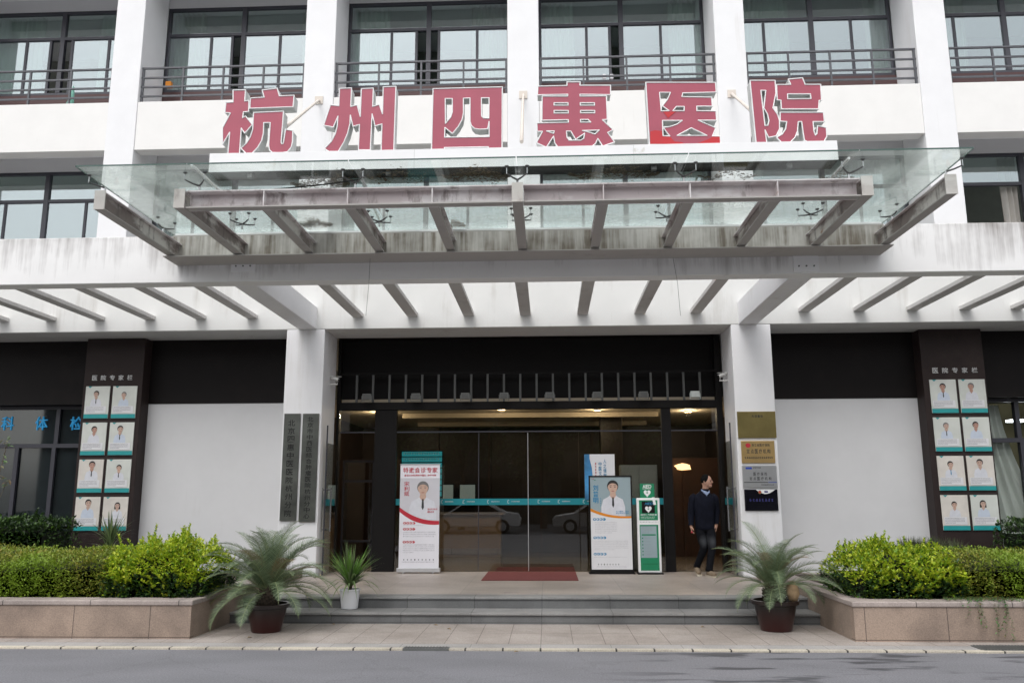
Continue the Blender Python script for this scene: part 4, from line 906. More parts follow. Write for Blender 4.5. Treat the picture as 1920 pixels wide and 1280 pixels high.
# cover below the arc so that the coat ends on it
mb.build('red_swoosh', 'redink', t)
mb = MB(); mb.poly([(xa+.001+(w-.002)*i/16, Zf(arcf(i/16)+.03)) for i in range(16, -1, -1)]+[(xa+.001, Zf(.999)), (xb-.001, Zf(.999))], yy-.0078)
mb.build('text_ground', 'bannerwhite', t)
mb = MB(); row(mb, '特邀会诊专家', xa+w*.06, xb-w*.05, Zf(.088), Zf(.035), yy-.001, 0, .10, bold=.012)
row(mb, '复旦大学附属肿瘤医院', xa+w*.10, xa+w*.66, Zf(.122), Zf(.104), yy-.001, 0, .08, bold=.02); row(mb, '肿瘤专家', xa+w*.69, xa+w*.91, Zf(.122), Zf(.104), yy-.001, 0, .08, bold=.02)
column(mb, '宋利斌', xa+w*.10, xa+w*.235, Zf(.17), Zf(.315), yy-.0032, 0, .08, bold=.005)
row(mb, '著名专家教授', xa+w*.70, xb-w*.05, Zf(.448), Zf(.432), yy-.0075, 0); row(mb, '国际专家', xa+w*.70, xb-w*.13, Zf(.475), Zf(.458), yy-.0075, 0)
for f in (.575, .632, .755):
    for k in range(4): mb.ell(xa+w*(.10+.075*k+.035), Zf(f), w*.043, H*.0125, yy-.0085, 0, n=12)
for f, s in ((.575, '会诊时间'), (.632, '专家简介'), (.755, '专业特长')): row(mb, s, xa+w*.098, xa+w*.372, Zf(f+.008), Zf(f-.008), yy-.0100, 1, .25)
marks(mb, xa+w*.10, xa+w*.6, Zf(.592), Zf(.606), 1, yy-.0085, 2, 1, 1, .12)
marks(mb, xa+w*.10, xb-w*.08, Zf(.655), Zf(.715), 3, yy-.0085, 2, .98, .95, .14); marks(mb, xa+w*.10, xb-w*.08, Zf(.775), Zf(.865), 5, yy-.0085, 2, .98, .35, .14)
R = random.Random(3)
for k in range(9):
    mb.ell(xa+w*(.13+.092*k), Zf(.922), w*.016, H*.008, yy-.0085, 3 if k == 3 else 2, n=8)
marks(mb, xa+w*.08, xb-w*.08, Zf(.938), Zf(.955), 1, yy-.0085, 2, .98, .98, .16)
mb.build('lettering', ['redink', 'letteredge', 'greyink', 'ink'], t)
# framed poster stand
y = 15.72; xa, xb, z0, z1 = rectat(1107, 891, 1184, 1074, y); z0 = .315
t = thing('framed_poster_stand', 'black framed stand with an orange-edged poster of a dark-haired doctor', 'poster stand', ((xa+xb)/2, y, .304))
f_ = MB().box(xa, xb, y-.02, y+.02, z1-.025, z1).box(xa, xa+.025, y-.02, y+.02, z0, z1-.025).box(xb-.025, xb, y-.02, y+.02, z0, z1-.025).box(xa+.025, xb-.025, y-.02, y+.02, z0, z0+.07)
f_.box(xa-.02, xb+.02, y-.03, y+.30, .305, .325); f_.build('frame', 'black', t, bevel=.003)
xa += .025; xb -= .025; z0 += .07; z1 -= .025
MB().box(xa, xb, y-.008, y+.01, z0, z1).build('sheet', 'posterwhite', t)
H = z1-z0; w = xb-xa; yy = y-.0095; Zf = lambda f: z1-H*f
arcf = lambda u: .345+.10*(1-(1-u)**2.3)-.015*u
mb = MB(); mb.poly([(xa+.002, Zf(.001))]+[(xa+.002+(w-.004)*i/16, Zf(arcf(i/16))) for i in range(17)]+[(xb-.002, Zf(.001))], yy); mb.build('photo_ground', 'bluegrey', t)
mb = MB(); portrait(mb, xa+w*.56, Zf(.44), w*.60, H*.415, yy-.002, 0, True, (0, 1, 2, 3, 4)); mb.build('portrait', ['skin', 'coat', 'hairdark', 'ink', lipm], t)
mb = MB(); mb.poly([(xa+.001+(w-.002)*i/16, Zf(arcf(i/16)+.02)) for i in range(16, -1, -1)]+[(xa+.001, Zf(.999)), (xb-.001, Zf(.999))], yy-.0078); mb.build('text_ground', 'posterwhite', t)
mb = MB(); pts = [(xa+.001+(w-.002)*i/16, Zf(arcf(i/16)-.002)) for i in range(17)]+[(xa+.001+(w-.002)*i/16, Zf(arcf(i/16)+.030-.012*(i/16))) for i in range(16, -1, -1)]
mb.poly(pts[::-1], yy-.0086); mb.build('orange_swoosh', 'orange', t)
mb = MB(); column(mb, '刘普明', xa+w*.07, xa+w*.20, Zf(.085), Zf(.29), yy-.0032, 0, .08, bold=.02); marks(mb, xa+w*.24, xa+w*.29, Zf(.23), Zf(.33), 4, yy-.0075, 0, 1, 1, .2)
row(mb, '主任医师', xa+w*.62, xa+w*.80, Zf(.383), Zf(.370), yy-.0075, 0); row(mb, '教授', xa+w*.85, xa+w*.94, Zf(.383), Zf(.370), yy-.0075, 0); row(mb, '博士研究生导师', xa+w*.62, xa+w*.94, Zf(.403), Zf(.389), yy-.0075, 0)
for f in (.462, .66, .835):
    for k in range(4): mb.ell(xa+w*(.06+.078*k+.035), Zf(f), w*.042, H*.0145, yy-.0085, 0, n=12)
for f, s in ((.462, '专家简介'), (.66, '专业特长'), (.835, '出诊时间')): row(mb, s, xa+w*.058, xa+w*.345, Zf(f+.009), Zf(f-.009), yy-.0100, 1, .25)
marks(mb, xa+w*.10, xa+w*.80, Zf(.49), Zf(.62), 7, yy-.0085, 2, .8, .6, .08); marks(mb, xa+w*.06, xb-w*.08, Zf(.69), Zf(.80), 6, yy-.0085, 2, .98, .6, .08); marks(mb, xa+w*.06, xb-w*.06, Zf(.862), Zf(.88), 1, yy-.0085, 2, .9, .9, .08)
for k in range(8): mb.ell(xa+w*(.17+.07*k), Zf(.945), w*.012, H*.010, yy-.0085, 3 if k == 2 else 2, n=8)
marks(mb, xa+w*.12, xb-w*.12, Zf(.965), Zf(.98), 1, yy-.0085, 2, .98, .98, .12)
mb.ell(xa+w*.08, Zf(.02), .012, .008, yy-.003, 4, n=8); mb.ell(xa+w*.12, Zf(.035), .02, .006, yy-.003, 5, n=8)
mb.build('lettering', ['blueink', 'letteredge', 'greyink', 'ink', 'redink', 'green'], t)
# AED stand
y = 15.78; xa, xb, z0, z1 = rectat(1197, 933, 1236, 1072, y); z0 = .345
t = thing('defibrillator_stand', 'slim green and white AED stand between the black framed stand and the doorway', 'stand', ((xa+xb)/2, y, .304))
MB().box(xa-.02, xb+.02, y-.14, y+.16, .305, .325).build('base', 'black', t, bevel=.008)
MB().box(xa, xb, y-.05, y+.05, .325, z1).build('cabinet', 'letteredge', t, bevel=.018)
w = xb-xa; H = z1-.325; yy = y-.0515; Zf = lambda f: z1-H*f
mb = MB(); m_ = w*.10
mb.poly([(xa+m_, Zf(.30)), (xb-m_, Zf(.30)), (xb-m_, Zf(.03)), (xa+m_, Zf(.03))], yy, 0)
mb.poly([(xa+m_, Zf(.97)), (xb-m_, Zf(.97)), (xb-m_, Zf(.36)), (xa+m_, Zf(.36))], yy, 0)
mb.poly([(xa+m_*1.3, Zf(.80)), (xb-m_*1.8, Zf(.80)), (xb-m_*1.8, Zf(.38)), (xa+m_*1.3, Zf(.38))], yy-.0015, 1)
mb.poly([(xa+w*.22, Zf(.205)), (xb-w*.22, Zf(.205)), (xb-w*.22, Zf(.045)), (xa+w*.22, Zf(.045))], yy-.0015, 2)
def heart(cx, cz, s, yv, mi):
    mb.poly([(cx+s*.0625*(16*sin(a)**3)*.9, cz+s*.0625*(13*cos(a)-5*cos(2*a)-2*cos(3*a)-cos(4*a))) for a in [-2*pi*i/28 for i in range(28)]][::-1], yv, mi)
heart(xa+w*.5, Zf(.15), w*.16, yy-.003, 3); put(mb, '+', xa+w*.46, xa+w*.54, Zf(.16), Zf(.135), yy-.0045, 0, .03)
row(mb, 'AED', xa+w*.34, xa+w*.72, Zf(.092), Zf(.06), yy-.003, 4, .05, bold=.01)
row(mb, '自动体外除颤器', xa+w*.16, xb-w*.14, Zf(.236), Zf(.216), yy-.0015, 3, .1, bold=.02); marks(mb, xa+w*.16, xb-w*.2, Zf(.25), Zf(.285), 2, yy-.0015, 3, 1, .9, .15)
marks(mb, xa+w*.12, xb-w*.08, Zf(.315), Zf(.345), 1, yy, 5, 1, 1, .12)
mb.poly([(xa+w*.18, Zf(.505)), (xb-w*.22, Zf(.505)), (xb-w*.22, Zf(.487)), (xa+w*.18, Zf(.487))], yy-.003, 0)
marks(mb, xa+w*.2, xb-w*.25, Zf(.39), Zf(.48), 3, yy-.003, 5, .8, .6, .08)
for k in range(6):
    mb.ell(xa+w*.21, Zf(.54+.044*k), w*.03, w*.03, yy-.003, 0, n=8); marks(mb, xa+w*.29, xa+w*.6, Zf(.532+.044*k), Zf(.548+.044*k), 1, yy-.003, 5, 1, .9, .1)
marks(mb, xa+w*.2, xb-w*.15, Zf(.875), Zf(.90), 1, yy-.0015, 6, 1, 1, .2)
mb.poly([(xb-w*.34, Zf(-.01)), (xb-w*.22, Zf(-.01)), (xb-w*.16, Zf(.09)), (xb-w*.27, Zf(.095))][::-1], yy-.006, 3)
mb.build('front_print', ['green', 'bluegrey', 'black', 'letteredge', 'blueink', 'greyink', plain('dark_green_ink', (.005, .09, .04), .5)], t)
q = rectat(1200, 906, 1226, 932, y); MB().box(q[0], q[1], y-.02, y-.014, z1-.01, q[3]).build('top_card', 'green', t)
mb = MB(); row(mb, 'AED', q[0]+.05, q[1]-.05, q[3]-.085, q[3]-.02, y-.022, 0, .06, bold=.02); marks(mb, q[0]+.05, q[1]-.05, q[3]-.09, q[3]-.11, 1, y-.022, 0, 1, 1, .3)
heart((q[0]+q[1])/2, q[3]-.175, .072, y-.022, 0); put(mb, '+', (q[0]+q[1])/2-.018, (q[0]+q[1])/2+.018, q[3]-.185, q[3]-.15, y-.0235, 1, .04); mb.build('card_print', ['letteredge', 'green'], t)

# ================================================================== CAMERAS, FLOODLIGHTS
for px, s, lab in ((632, 1, 'small white security camera on the inner side of the left pillar'), (1350, -1, 'small white security camera on the inner side of the right pillar')):
    xw = PL[1] if s > 0 else PR[0]; q = at(px, 712 if s > 0 else 705, 1, 15.6)
    t = thing('security_camera', lab, 'camera', (xw, 15.6, q.z-.1), 'security cameras beside the entrance')
    mb = MB().tube([(xw, 15.6, q.z-.085), (xw+s*.15, 15.6, q.z-.085), (xw+s*.13, 15.59, q.z-.03)], [.014, .014, .012], 8); mb.lathe([(.0, 0), (.02, 0)], (xw, 15.6, q.z-.085), 6)
    mb.build('bracket', 'camwhite', t)
    d = Vector((s*.85, -.25, -.30)).normalized(); c = Vector((xw+s*.10, 15.59, q.z+.02))
    MB().tube([c-d*.10, c+d*.08], .034, 10).build('housing', 'camwhite', t, smooth=False)
    MB().tube([c+d*.081, c+d*.09], .026, 10).build('lens', 'black', t)
    MB().box(c.x-.09, c.x+.12, 15.56, 15.62, c.z+.036, c.z+.042).build('sun_shield', 'camwhite', t)
names = ['leftmost', 'second', 'third', 'fourth', 'fifth', 'sixth', 'seventh', 'rightmost and brightest']
for k, px in enumerate((687, 779, 872, 945, 1031, 1120, 1207, 1304)):
    q = at(px, 745, 1, 15.98); x = q.x; z = zt_+.006
    lab = 'small grey floodlight on the entrance header, '+names[k]+(' of eight' if k == 0 else (' from the left' if k < 7 else ' of the row'))
    t = thing('floodlight', lab, 'floodlight', (x, 16.02, z), 'floodlights along the entrance header')
    mt = 'lampwhite' if k == 7 else 'lampgrey'
    MB().box(x-.085, x+.085, 15.99, 16.05, z+.03, z+.15).build('housing', mt, t, bevel=.008)
    MB().box(x-.065, x+.065, 15.984, 15.989, z+.045, z+.135).build('lens', 'lampwhite' if k == 7 else 'barmetal', t)
    MB().box(x-.1, x-.09, 16.0, 16.03, z, z+.11).box(x+.09, x+.1, 16.0, 16.03, z, z+.11).box(x-.1, x+.1, 16.0, 16.03, z-.004, z+.004).build('bracket', mt, t)

# ================================================================== PLANTERS AND PLANTS
def planter(x0, x1, y0, y1, label, inner):
    t = thing('granite_planter', label, 'planter', ((x0+x1)/2, y0, 0), 'granite planters flanking the steps')
    zt = .40
    MB().box(x0, x1, y0, y0+.12, .0, zt, 0).box(x0, x0+.12, y0+.121, y1, 0, zt, 1).box(x1-.12, x1, y0+.121, y1, 0, zt, 1).build('wall', ['granite', 'graniteside'], t)
    c = MB().box(x0-.015, x1+.015, y0-.015, y0+.30, zt+.001, zt+.062).box(x0-.015, x0+.30, y0+.302, y1, zt+.001, zt+.062).box(x1-.30, x1+.015, y0+.302, y1, zt+.001, zt+.062)
    c.build('coping', 'coping', t, bevel=.012)
    MB().box(x0+.125, x1-.125, y0+.125, y1-.01, .1, .37).build('soil', 'soil', t)
planter(-14.5, -4.355, Y_PL, 15.0, 'long speckled granite planter left of the steps', None)
planter(3.565, 13.5, Y_PL, 15.0, 'long speckled granite planter right of the steps', None)

def leaf(mb, p, d, u, L_, W_, fold=.25, mi=0):
    """a small folded leaf: two quads sharing a midrib"""
    d = d.normalized(); s = d.cross(u)
    if s.length < 1e-4: s = Vector((1, 0, 0))
    s.normalize(); n = s.cross(d)
    a = p; b = p+d*L_*.5-n*0; e = p+d*L_+n*(-L_*.12)
    o = len(mb.v)
    mb.v += [tuple(a), tuple(b+s*W_/2+n*fold*W_), tuple(e), tuple(b-s*W_/2+n*fold*W_), tuple(b)]
    mb.f += [[o, o+1, o+2, o+4], [o, o+4, o+2, o+3]]; mb.m += [mi, mi]
def hedge(name, label, cat, x0, x1, y0, y1, z0, topf, n, Lr, mats, group=None, lime=0, sprigs=0, seed=1, bulge=.06):
    """clipped hedge: dark twiggy core, leaves through its outer layer"""
    R = random.Random(seed); t = thing(name, label, cat, ((x0+x1)/2, (y0+y1)/2, z0), group)
    def top(x, y): return topf(x, y)
    core = MB(); nx = max(6, int((x1-x0)/.12)); ny = max(4, int((y1-y0)/.15))
    ins = .09
    for j in range(ny+1):
        for i in range(nx+1):
            x = x0+ins+(x1-x0-2*ins)*i/nx; y = y0+ins+(y1-y0-2*ins)*j/ny
            core.v.append((x+R.uniform(-.02, .02), y+R.uniform(-.02, .02), top(x, y)-.12+R.uniform(-.03, .03)))
    for j in range(ny):
        for i in range(nx): a = j*(nx+1)+i; core.f.append([a, a+1, a+nx+2, a+nx+1]); core.m.append(0)
    core.box(x0+ins, x1-ins, y0+ins, y1-ins, z0, min(top(x0+.1, y0+.1), top(x1-.1, y0+.1), top((x0+x1)/2, y0+.1))-.14)
    for i in range(nx):
        xa = x0+ins+(x1-x0-2*ins)*i/nx; xb = x0+ins+(x1-x0-2*ins)*(i+1)/nx
        core.quad((xa, y0+ins, z0), (xb, y0+ins, z0), (xb, y0+ins, top(xb, y0+ins)-.12), (xa, y0+ins, top(xa, y0+ins)-.12))
    core.build('stems', 'core', t)
    fol = MB()
    A_top = (x1-x0)*(y1-y0); A_fr = (x1-x0)*.55; A_sd = (y1-y0)*.55
    for k in range(n):
        q = R.random()*(A_top*.9+A_fr*1.5+2*A_sd)
        dep = abs(R.gauss(0, .055))
        if q < A_top*.9:
            x = R.uniform(x0, x1); y = y0+(y1-y0)*R.random()**1.5; zt = top(x, y); p = Vector((x, y, zt-dep+R.uniform(-.01, .045))); nr = Vector((0, 0, 1))
        elif q < A_top*.9+A_fr*1.5:
            x = R.uniform(x0, x1); zt = top(x, y0); z = z0+(zt-z0)*R.random(); b = bulge*sin(pi*min(1, (z-z0)/(zt-z0)))+.03*sin(x*9)+.03*sin(x*23+z*9)
            p = Vector((x, y0-b+dep, z)); nr = Vector((0, -1, .35))
        else:
            s = R.choice((-1, 1)); y = R.uniform(y0, y1); x = x0 if s < 0 else x1; zt = top(x, y); z = z0+(zt-z0)*R.random()
            p = Vector((x-s*dep+s*bulge*sin(pi*(z-z0)/(zt-z0)), y, z)); nr = Vector((s, 0, .3))
        d = (nr*R.uniform(.2, 1)+Vector((R.uniform(-1, 1), R.uniform(-1, 1), R.uniform(-.5, 1)))).normalized()
        L_ = Lr*R.uniform(.6, 1.25)
        frac = (p.z-z0)/max(.1, (zt-z0))
        mi = 0
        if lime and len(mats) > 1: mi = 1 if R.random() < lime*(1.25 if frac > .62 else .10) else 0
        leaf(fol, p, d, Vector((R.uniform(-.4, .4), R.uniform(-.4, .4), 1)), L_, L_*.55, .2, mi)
    for k in range(sprigs):
        x = R.uniform(x0+.05, x1-.05); y = R.uniform(y0, (y0+y1)/2) if R.random() < .7 else R.uniform(y0, y1)
        if R.random() < .75: b = Vector((x, y, top(x, y)-.05)); dr_ = Vector((R.uniform(-.5, .5), R.uniform(-.5, .2), 1)).normalized()
        else: b = Vector((x, y0-bulge*.5, z0+(top(x, y0)-z0)*R.uniform(.3, .8))); dr_ = Vector((R.uniform(-.6, .6), -.7, R.uniform(.2, .8))).normalized()
        ln = R.uniform(.08, .20)*(1.7 if R.random() < .14 else 1); m_ = int(ln/.012)
        for q in range(m_):
            f = q/m_; p = b+dr_*ln*f; a = q*2.4; sd_ = Vector((cos(a), sin(a), .5)); leaf(fol, p, (dr_*.8+sd_*.7), Vector((0, 0, 1)), Lr*1.05*(1-.35*f), Lr*.5, .2, min(1, len(mats)-1))
    fol.build('leaves', mats, t)
    return t
random.seed(11)
wob = lambda s, a: (lambda x, y: a*sin(x*3.1+s)+a*.7*sin(x*7.7+y*3+s*2)+a*.5*sin(y*6.1+s))
w1 = wob(1, .02); w2 = wob(4, .018)
z_ol = at(100, 1034, 1, 11.3).z
hedge('clipped_hedge', 'olive green clipped hedge in the left planter beside the lime shrub', 'hedge', -9.5, -5.42, Y_PL+.36, 12.4, .37, lambda x, y: z_ol-.02+w1(x, y)+min(0, (y-(Y_PL+.55))*.5), 30000, .042, ['olive'], 'clipped hedges in the planters', seed=2)
hedge('clipped_hedge', 'olive green clipped hedge with rusty tips in the right planter', 'hedge', 4.88, 9.0, Y_PL+.36, 12.4, .37, lambda x, y: z_ol-.04+w2(x, y)+min(0, (y-(Y_PL+.55))*.5), 26000, .042, ['olive'], 'clipped hedges in the planters', seed=3)
def limetop(cx, hw, h, e=.10, ph=0): return lambda x, y: h-e*abs((x-cx)/hw)**3-.10*max(0, (y-11.5))+.05*sin(x*7.3+ph)+.045*sin(x*15+y*5+ph)+.03*sin(x*31+y*13)+min(0, (y-(Y_PL+.62))*.45)
zl1 = at(300, 1020, 1, 10.9).z
hedge('lime_shrub', 'bright lime topped shrub at the right end of the left planter', 'shrub', -5.62, -4.46, Y_PL+.33, 12.0, .37, limetop(-5.05, .6, zl1-.02), 8200, .060, ['midleaf', 'lime'], 'lime shrubs by the steps', lime=.8, sprigs=170, seed=5, bulge=.10)
zl2 = at(1640, 1022, 1, 10.9).z
hedge('lime_shrub', 'ragged lime shrub with long shoots at the left end of the right planter', 'shrub', 3.80, 5.02, Y_PL+.36, 12.0, .37, limetop(4.35, .9, zl2-.09, .14, 2.2), 7600, .060, ['midleaf', 'lime'], 'lime shrubs by the steps', lime=.72, sprigs=170, seed=6, bulge=.12)
zb1 = at(60, 976, 1, 14.4).z
hedge('dark_hedge', 'dark glossy hedge under the window at the far left', 'hedge', -12, -8.43, 13.9, 14.95, .37, lambda x, y: zb1+.03*sin(x*6)+.03*sin(x*13)+min(0, (y-14.15)*.3), 8000, .075, ['midleaf', 'darkleaf'], 'dark hedges behind the planters', lime=.6, sprigs=40, seed=8)
zb2 = at(1890, 975, 1, 14.4).z
hedge('dark_hedge', 'dark leafy hedge under the curtained window at the far right', 'hedge', 7.62, 10.8, 13.9, 14.95, .37, lambda x, y: zb2+.04*sin(x*6)+.04*sin(x*13)-.25*max(0, 8.0-x)+min(0, (y-14.15)*.3), 7500, .075, ['midleaf', 'darkleaf'], 'dark hedges behind the planters', lime=.6, sprigs=40, seed=9)
# low grey tuft on the right, small dracaena on the left
def blades(mb, c, n, L_, W_, R, spread=1.0, droop=1.0, segs=6, mi=0, up_=.9, base=.03):
    for k in range(n):
        a = R.uniform(0, 2*pi); el = (1-spread)+spread*R.random()
        d = Vector((cos(a)*el, sin(a)*el, up_)).normalized(); ln = L_*R.uniform(.65, 1.1)
        p = Vector(c)+Vector((cos(a), sin(a), 0))*base*R.random(); side = Vector((-sin(a), cos(a), 0)); o = len(mb.v)
        for s in range(segs+1):
            f = s/segs; w = W_*(.55+.9*f if f < .35 else 1-(f-.35)/.65*.97)*.5
            mb.v += [tuple(p-side*w), tuple(p+side*w)]
            d = (d+Vector((0, 0, -1))*droop*(.12+.22*f)*el).normalized(); p = p+d*ln/segs
        for s in range(segs): mb.f.append([o+2*s, o+2*s+1, o+2*s+3, o+2*s+2]); mb.m.append(mi)
R = random.Random(21)
c = at(1740, 1024, 1, 13.2)
t = thing('grassy_tuft', 'low grey green tufted shrub between the lime shrub and the right brown pillar', 'shrub', (c.x, 13.2, .37))
mb = MB()
for k in range(34): blades(mb, (c.x+R.uniform(-.42, .42), 13.2+R.uniform(-.3, .3), c.z-.08), 42, .24, .008, R, 1, .5, 4, 0, .7, .1)
mb.build('leaves', 'grassy', t)
MB().lathe([(.0, c.z-.0), (.25, c.z-.03), (.38, c.z-.12), (.34, c.z-.28), (.1, .37)], (c.x, 13.2, 0), 14).build('stems', 'core', t)
c = at(205, 1030, 1, 13.4)
t = thing('dracaena', 'small spiky strap-leaved plant in front of the left brown pillar posters', 'plant', (c.x, 13.4, .37))
MB().tube([(c.x, 13.4, .37), (c.x+.01, 13.4, c.z+.13)], [.03, .022], 8).build('stem', 'trunk', t)
mb = MB(); blades(mb, (c.x, 13.4, c.z+.10), 60, .50, .030, R, .95, .8, 7, 1, .9); blades(mb, (c.x, 13.4, c.z+.0), 46, .48, .030, R, 1, 1.5, 7, 1, .5); mb.build('leaves', ['draca', 'draca2'], t)
# creeper spilling over the right planter
t = thing('creeper', 'green creeper spilling over the coping of the right planter', 'creeper', (5.4, Y_PL, .46)); mb = MB(); R = random.Random(31)
for k in range(46):
    x = R.uniform(4.75, 6.4) if k < 30 else R.uniform(5.0, 5.5); p = Vector((x, Y_PL+.30, .47)); d = Vector((R.uniform(-.4, .4), -1, .15)).normalized()
    ln = R.uniform(.15, .42) if k < 36 else R.uniform(.5, .85); n = int(ln/.018)
    for q in range(n):
        p = p+d*.018; 
        if p.y < Y_PL-.03: d = Vector((d.x+R.uniform(-.1, .1), -.05, -1)).normalized()
        elif p.z < .475: d.z = abs(d.z)*.3; p.z = .475
        leaf(mb, p, Vector((R.uniform(-1, 1), R.uniform(-1, -.1), R.uniform(-.5, .8))), Vector((0, 0, 1)), .035, .022, .2)
mb.build('leaves', 'creeper', t)
# twig with leaves poking in at the far left
t = thing('leafy_branch', 'thin leafy branch reaching into view at the far left', 'branch', (-9.2, 12.2, .37)); mb = MB(); R = random.Random(41)
q1 = at(-12, 1000, 1, 12.2); q2 = at(14, 830, 1, 12.2); q3 = at(12, 905, 1, 12.2)
MB().tube([(q1.x-.1, 12.2, .37), (q1.x, 12.2, 1.2), (q1.x-.02, 12.2, 2.0), q2], [.012, .010, .007, .004], 6).tube([(q1.x, 12.2, 1.6), q3], [.006, .003], 5).build('twig', 'bark', t)
for q in (q2, q3, Vector((q1.x, 12.2, 1.4)), Vector((q1.x, 12.2, 1.9)), Vector((q1.x, 12.2, 2.2))):
    for k in range(9): leaf(mb, q+Vector((R.uniform(-.09, .06), R.uniform(-.05, .05), R.uniform(-.07, .07))), Vector((R.uniform(-1, 1), R.uniform(-.6, .2), R.uniform(-.4, .8))), Vector((0, -.3, 1)), .10, .034, .2)
mb.build('leaves', 'creeper', t)

# ---------------- potted cycads
def frond(seed, L_, old=False):
    """one arching pinnate frond along +X, built about the origin"""
    R = random.Random(seed); mb = MB(); pts = []; p = Vector((0, 0, 0)); a = .66; n = 22
    drop = R.uniform(.75, 1.25)
    for i in range(n+1):
        pts.append(p.copy()); f = i/n
        d = Vector((cos(a), 0, sin(a))); p = p+d*L_/n; a -= drop*(.035+.075*f)
    mb.tube(pts, [.008*(1-i/(n+1)*.8) for i in range(n+1)], 5, 1)
    for k in range(66):
        f = .10+.88*k/66; x = f*n; i = min(n-1, int(x)); q = pts[i].lerp(pts[i+1], x-i); tg = (pts[i+1]-pts[i]).normalized(); nrm = Vector((-tg.z, 0, tg.x))
        ll = L_*.20*(sin(pi*min(1, .12+f*.93))**.55)*R.uniform(.9, 1.08)
        for s in (-1, 1):
            d = (tg*(.55+.5*f)+Vector((0, s, 0))+nrm*R.uniform(.2, .42)).normalized(); wv = tg*.0034
            mid = q+d*ll*.55; tip = q+d*ll+Vector((0, 0, -ll*.10)); o = len(mb.v)
            mb.v += [tuple(q-wv), tuple(q+wv), tuple(mid+wv*.9), tuple(tip), tuple(mid-wv*.9)]
            mb.f += [[o, o+1, o+2, o+4], [o+4, o+2, o+3]]; mb.m += [0, 0]
    return mb.build('frond', ['frondold' if old else 'frond', 'rachis'], None, local=True)
FR = [frond(s, 1.0) for s in range(4)]; FRO = frond(9, .8, True)
usedf = set()
def cycad(cx, cy, zpot, rp, hp, scale, n, label, seed, dn=92):
    R = random.Random(seed); t = thing('potted_cycad', label, 'potted plant', (cx, cy, zpot), 'potted cycads flanking the steps')
    P = MB().lathe([(0, .0), (rp*.66, .0), (rp*.70, .015), (rp*.90, hp*.72), (rp*.93, hp*.84), (rp*1.06, hp*.87), (rp*1.07, hp), (rp*.94, hp), (rp*.90, hp*.9), (0, hp*.88)], (cx, cy, zpot), 32)
    P.build('pot', 'potred', t, smooth=True).modifiers.new('es', 'EDGE_SPLIT').split_angle = RAD(40)
    MB().lathe([(0, hp*.9), (rp*.5, hp*.915), (rp*.91, hp*.9)], (cx, cy, zpot), 20).build('soil', 'soil', t)
    tr = MB(); zt = zpot+hp*.88; tr.lathe([(.10, 0), (.125, .06), (.13, .15), (.10, .22), (.03, .26)], (cx, cy, zt), 14)
    for k in range(90):
        a = k*2.4; z = .02+.21*k/90; rr = .125*(1 if z < .16 else .75); tr.tube([(cx+rr*cos(a)*.8, cy+rr*sin(a)*.8, zt+z), (cx+rr*cos(a)*1.25, cy+rr*sin(a)*1.25, zt+z+.03)], [.017, .006], 5)
    tr.build('trunk', 'trunk', t)
    zc = .22+hp*.88
    for k in range(n):
        old = (k % 11 == 7); src = FRO if old else FR[k % 4]
        if src.name not in usedf: o = src; usedf.add(src.name)
        else: o = src.copy(); COL.objects.link(o)
        o.parent = t; f = k/n; az = k*2.399963+R.uniform(-.2, .2)
        pitch = RAD(-50+dn*f**1.15+R.uniform(-8, 8))
        sc = scale*(1.0-.12*f)*R.uniform(.88, 1.08)
        o.location = (.05*cos(az), .05*sin(az), zc-.05*f); o.rotation_euler = (R.uniform(-.2, .2), pitch, az); o.scale = (sc, sc, sc)
    return t
pc = at(499, 1183, 2, .012); rpx = (538-461)/2/1560*pc.y*1.0
cycad(pc.x, pc.y, .012, rpx*.98, .345, 1.04, 60, 'large potted cycad in a dark pot left of the steps', 3, 80)
pc2 = at(1456, 1181, 2, .012)
c2 = cycad(pc2.x, pc2.y, .012, rpx*1.04, .375, .90, 50, 'potted cycad with a tan cone in a red pot right of the steps', 8, 72)
q = at(1486, 1112, 1, pc2.y-.05)
cn = MB().lathe([(0, -.10), (.055, -.08), (.085, 0), (.07, .09), (.03, .15), (0, .16)], (q.x, pc2.y-.06, q.z), 14); o = cn.build('cone', 'cone', c2, smooth=True)
# potted dracaena on the lower step
pd = at(651, 1143, 2, .155); t = thing('potted_dracaena', 'spiky green plant in a white pot on the lower step', 'potted plant', (pd.x, pd.y+.12, .156)); R = random.Random(77)
cx, cy = pd.x, pd.y+.13
MB().lathe([(0, 0), (.105, 0), (.115, .01), (.138, .245), (.148, .25), (.148, .27), (.13, .27), (.12, .23), (0, .22)], (cx, cy, .156), 28).build('pot', 'potwhite', t, smooth=True).modifiers.new('es', 'EDGE_SPLIT').split_angle = RAD(35)
MB().lathe([(0, .235), (.125, .235)], (cx, cy, .156), 16).build('soil', 'soil', t)
MB().tube([(cx, cy, .38), (cx, cy, .58)], [.03, .025], 8).build('stem', 'trunk', t)
mb = MB(); blades(mb, (cx, cy, .50), 70, .58, .028, R, .55, .35, 7, 0, 1.0); blades(mb, (cx, cy, .46), 80, .62, .030, R, .95, 1.25, 8, 1, .55); mb.build('leaves', ['draca', 'draca2'], t)
# fallen leaves and litter near the steps
for k, (px, py) in enumerate(((622, 1170), (838, 1179), (812, 1172), (1313, 1176), (963, 1223), (463, 1196))):
    q = at(px, py, 2, .014); mb = MB(); leaf(mb, Vector((q.x, q.y, .02)), Vector((1, .4*k-1, .1)), Vector((0, 0, 1)), .07, .04, .3)
    tag(mb.build('fallen_leaf', 'frondold'), 'dry fallen leaf '+['below the potted cycad on the left', 'nearest the white pot', 'left of centre, close under the lower step', 'below the walking man', 'on the kerb at the middle', 'beside the left planter corner'][k], 'leaf', 'fallen leaves on the pavement')

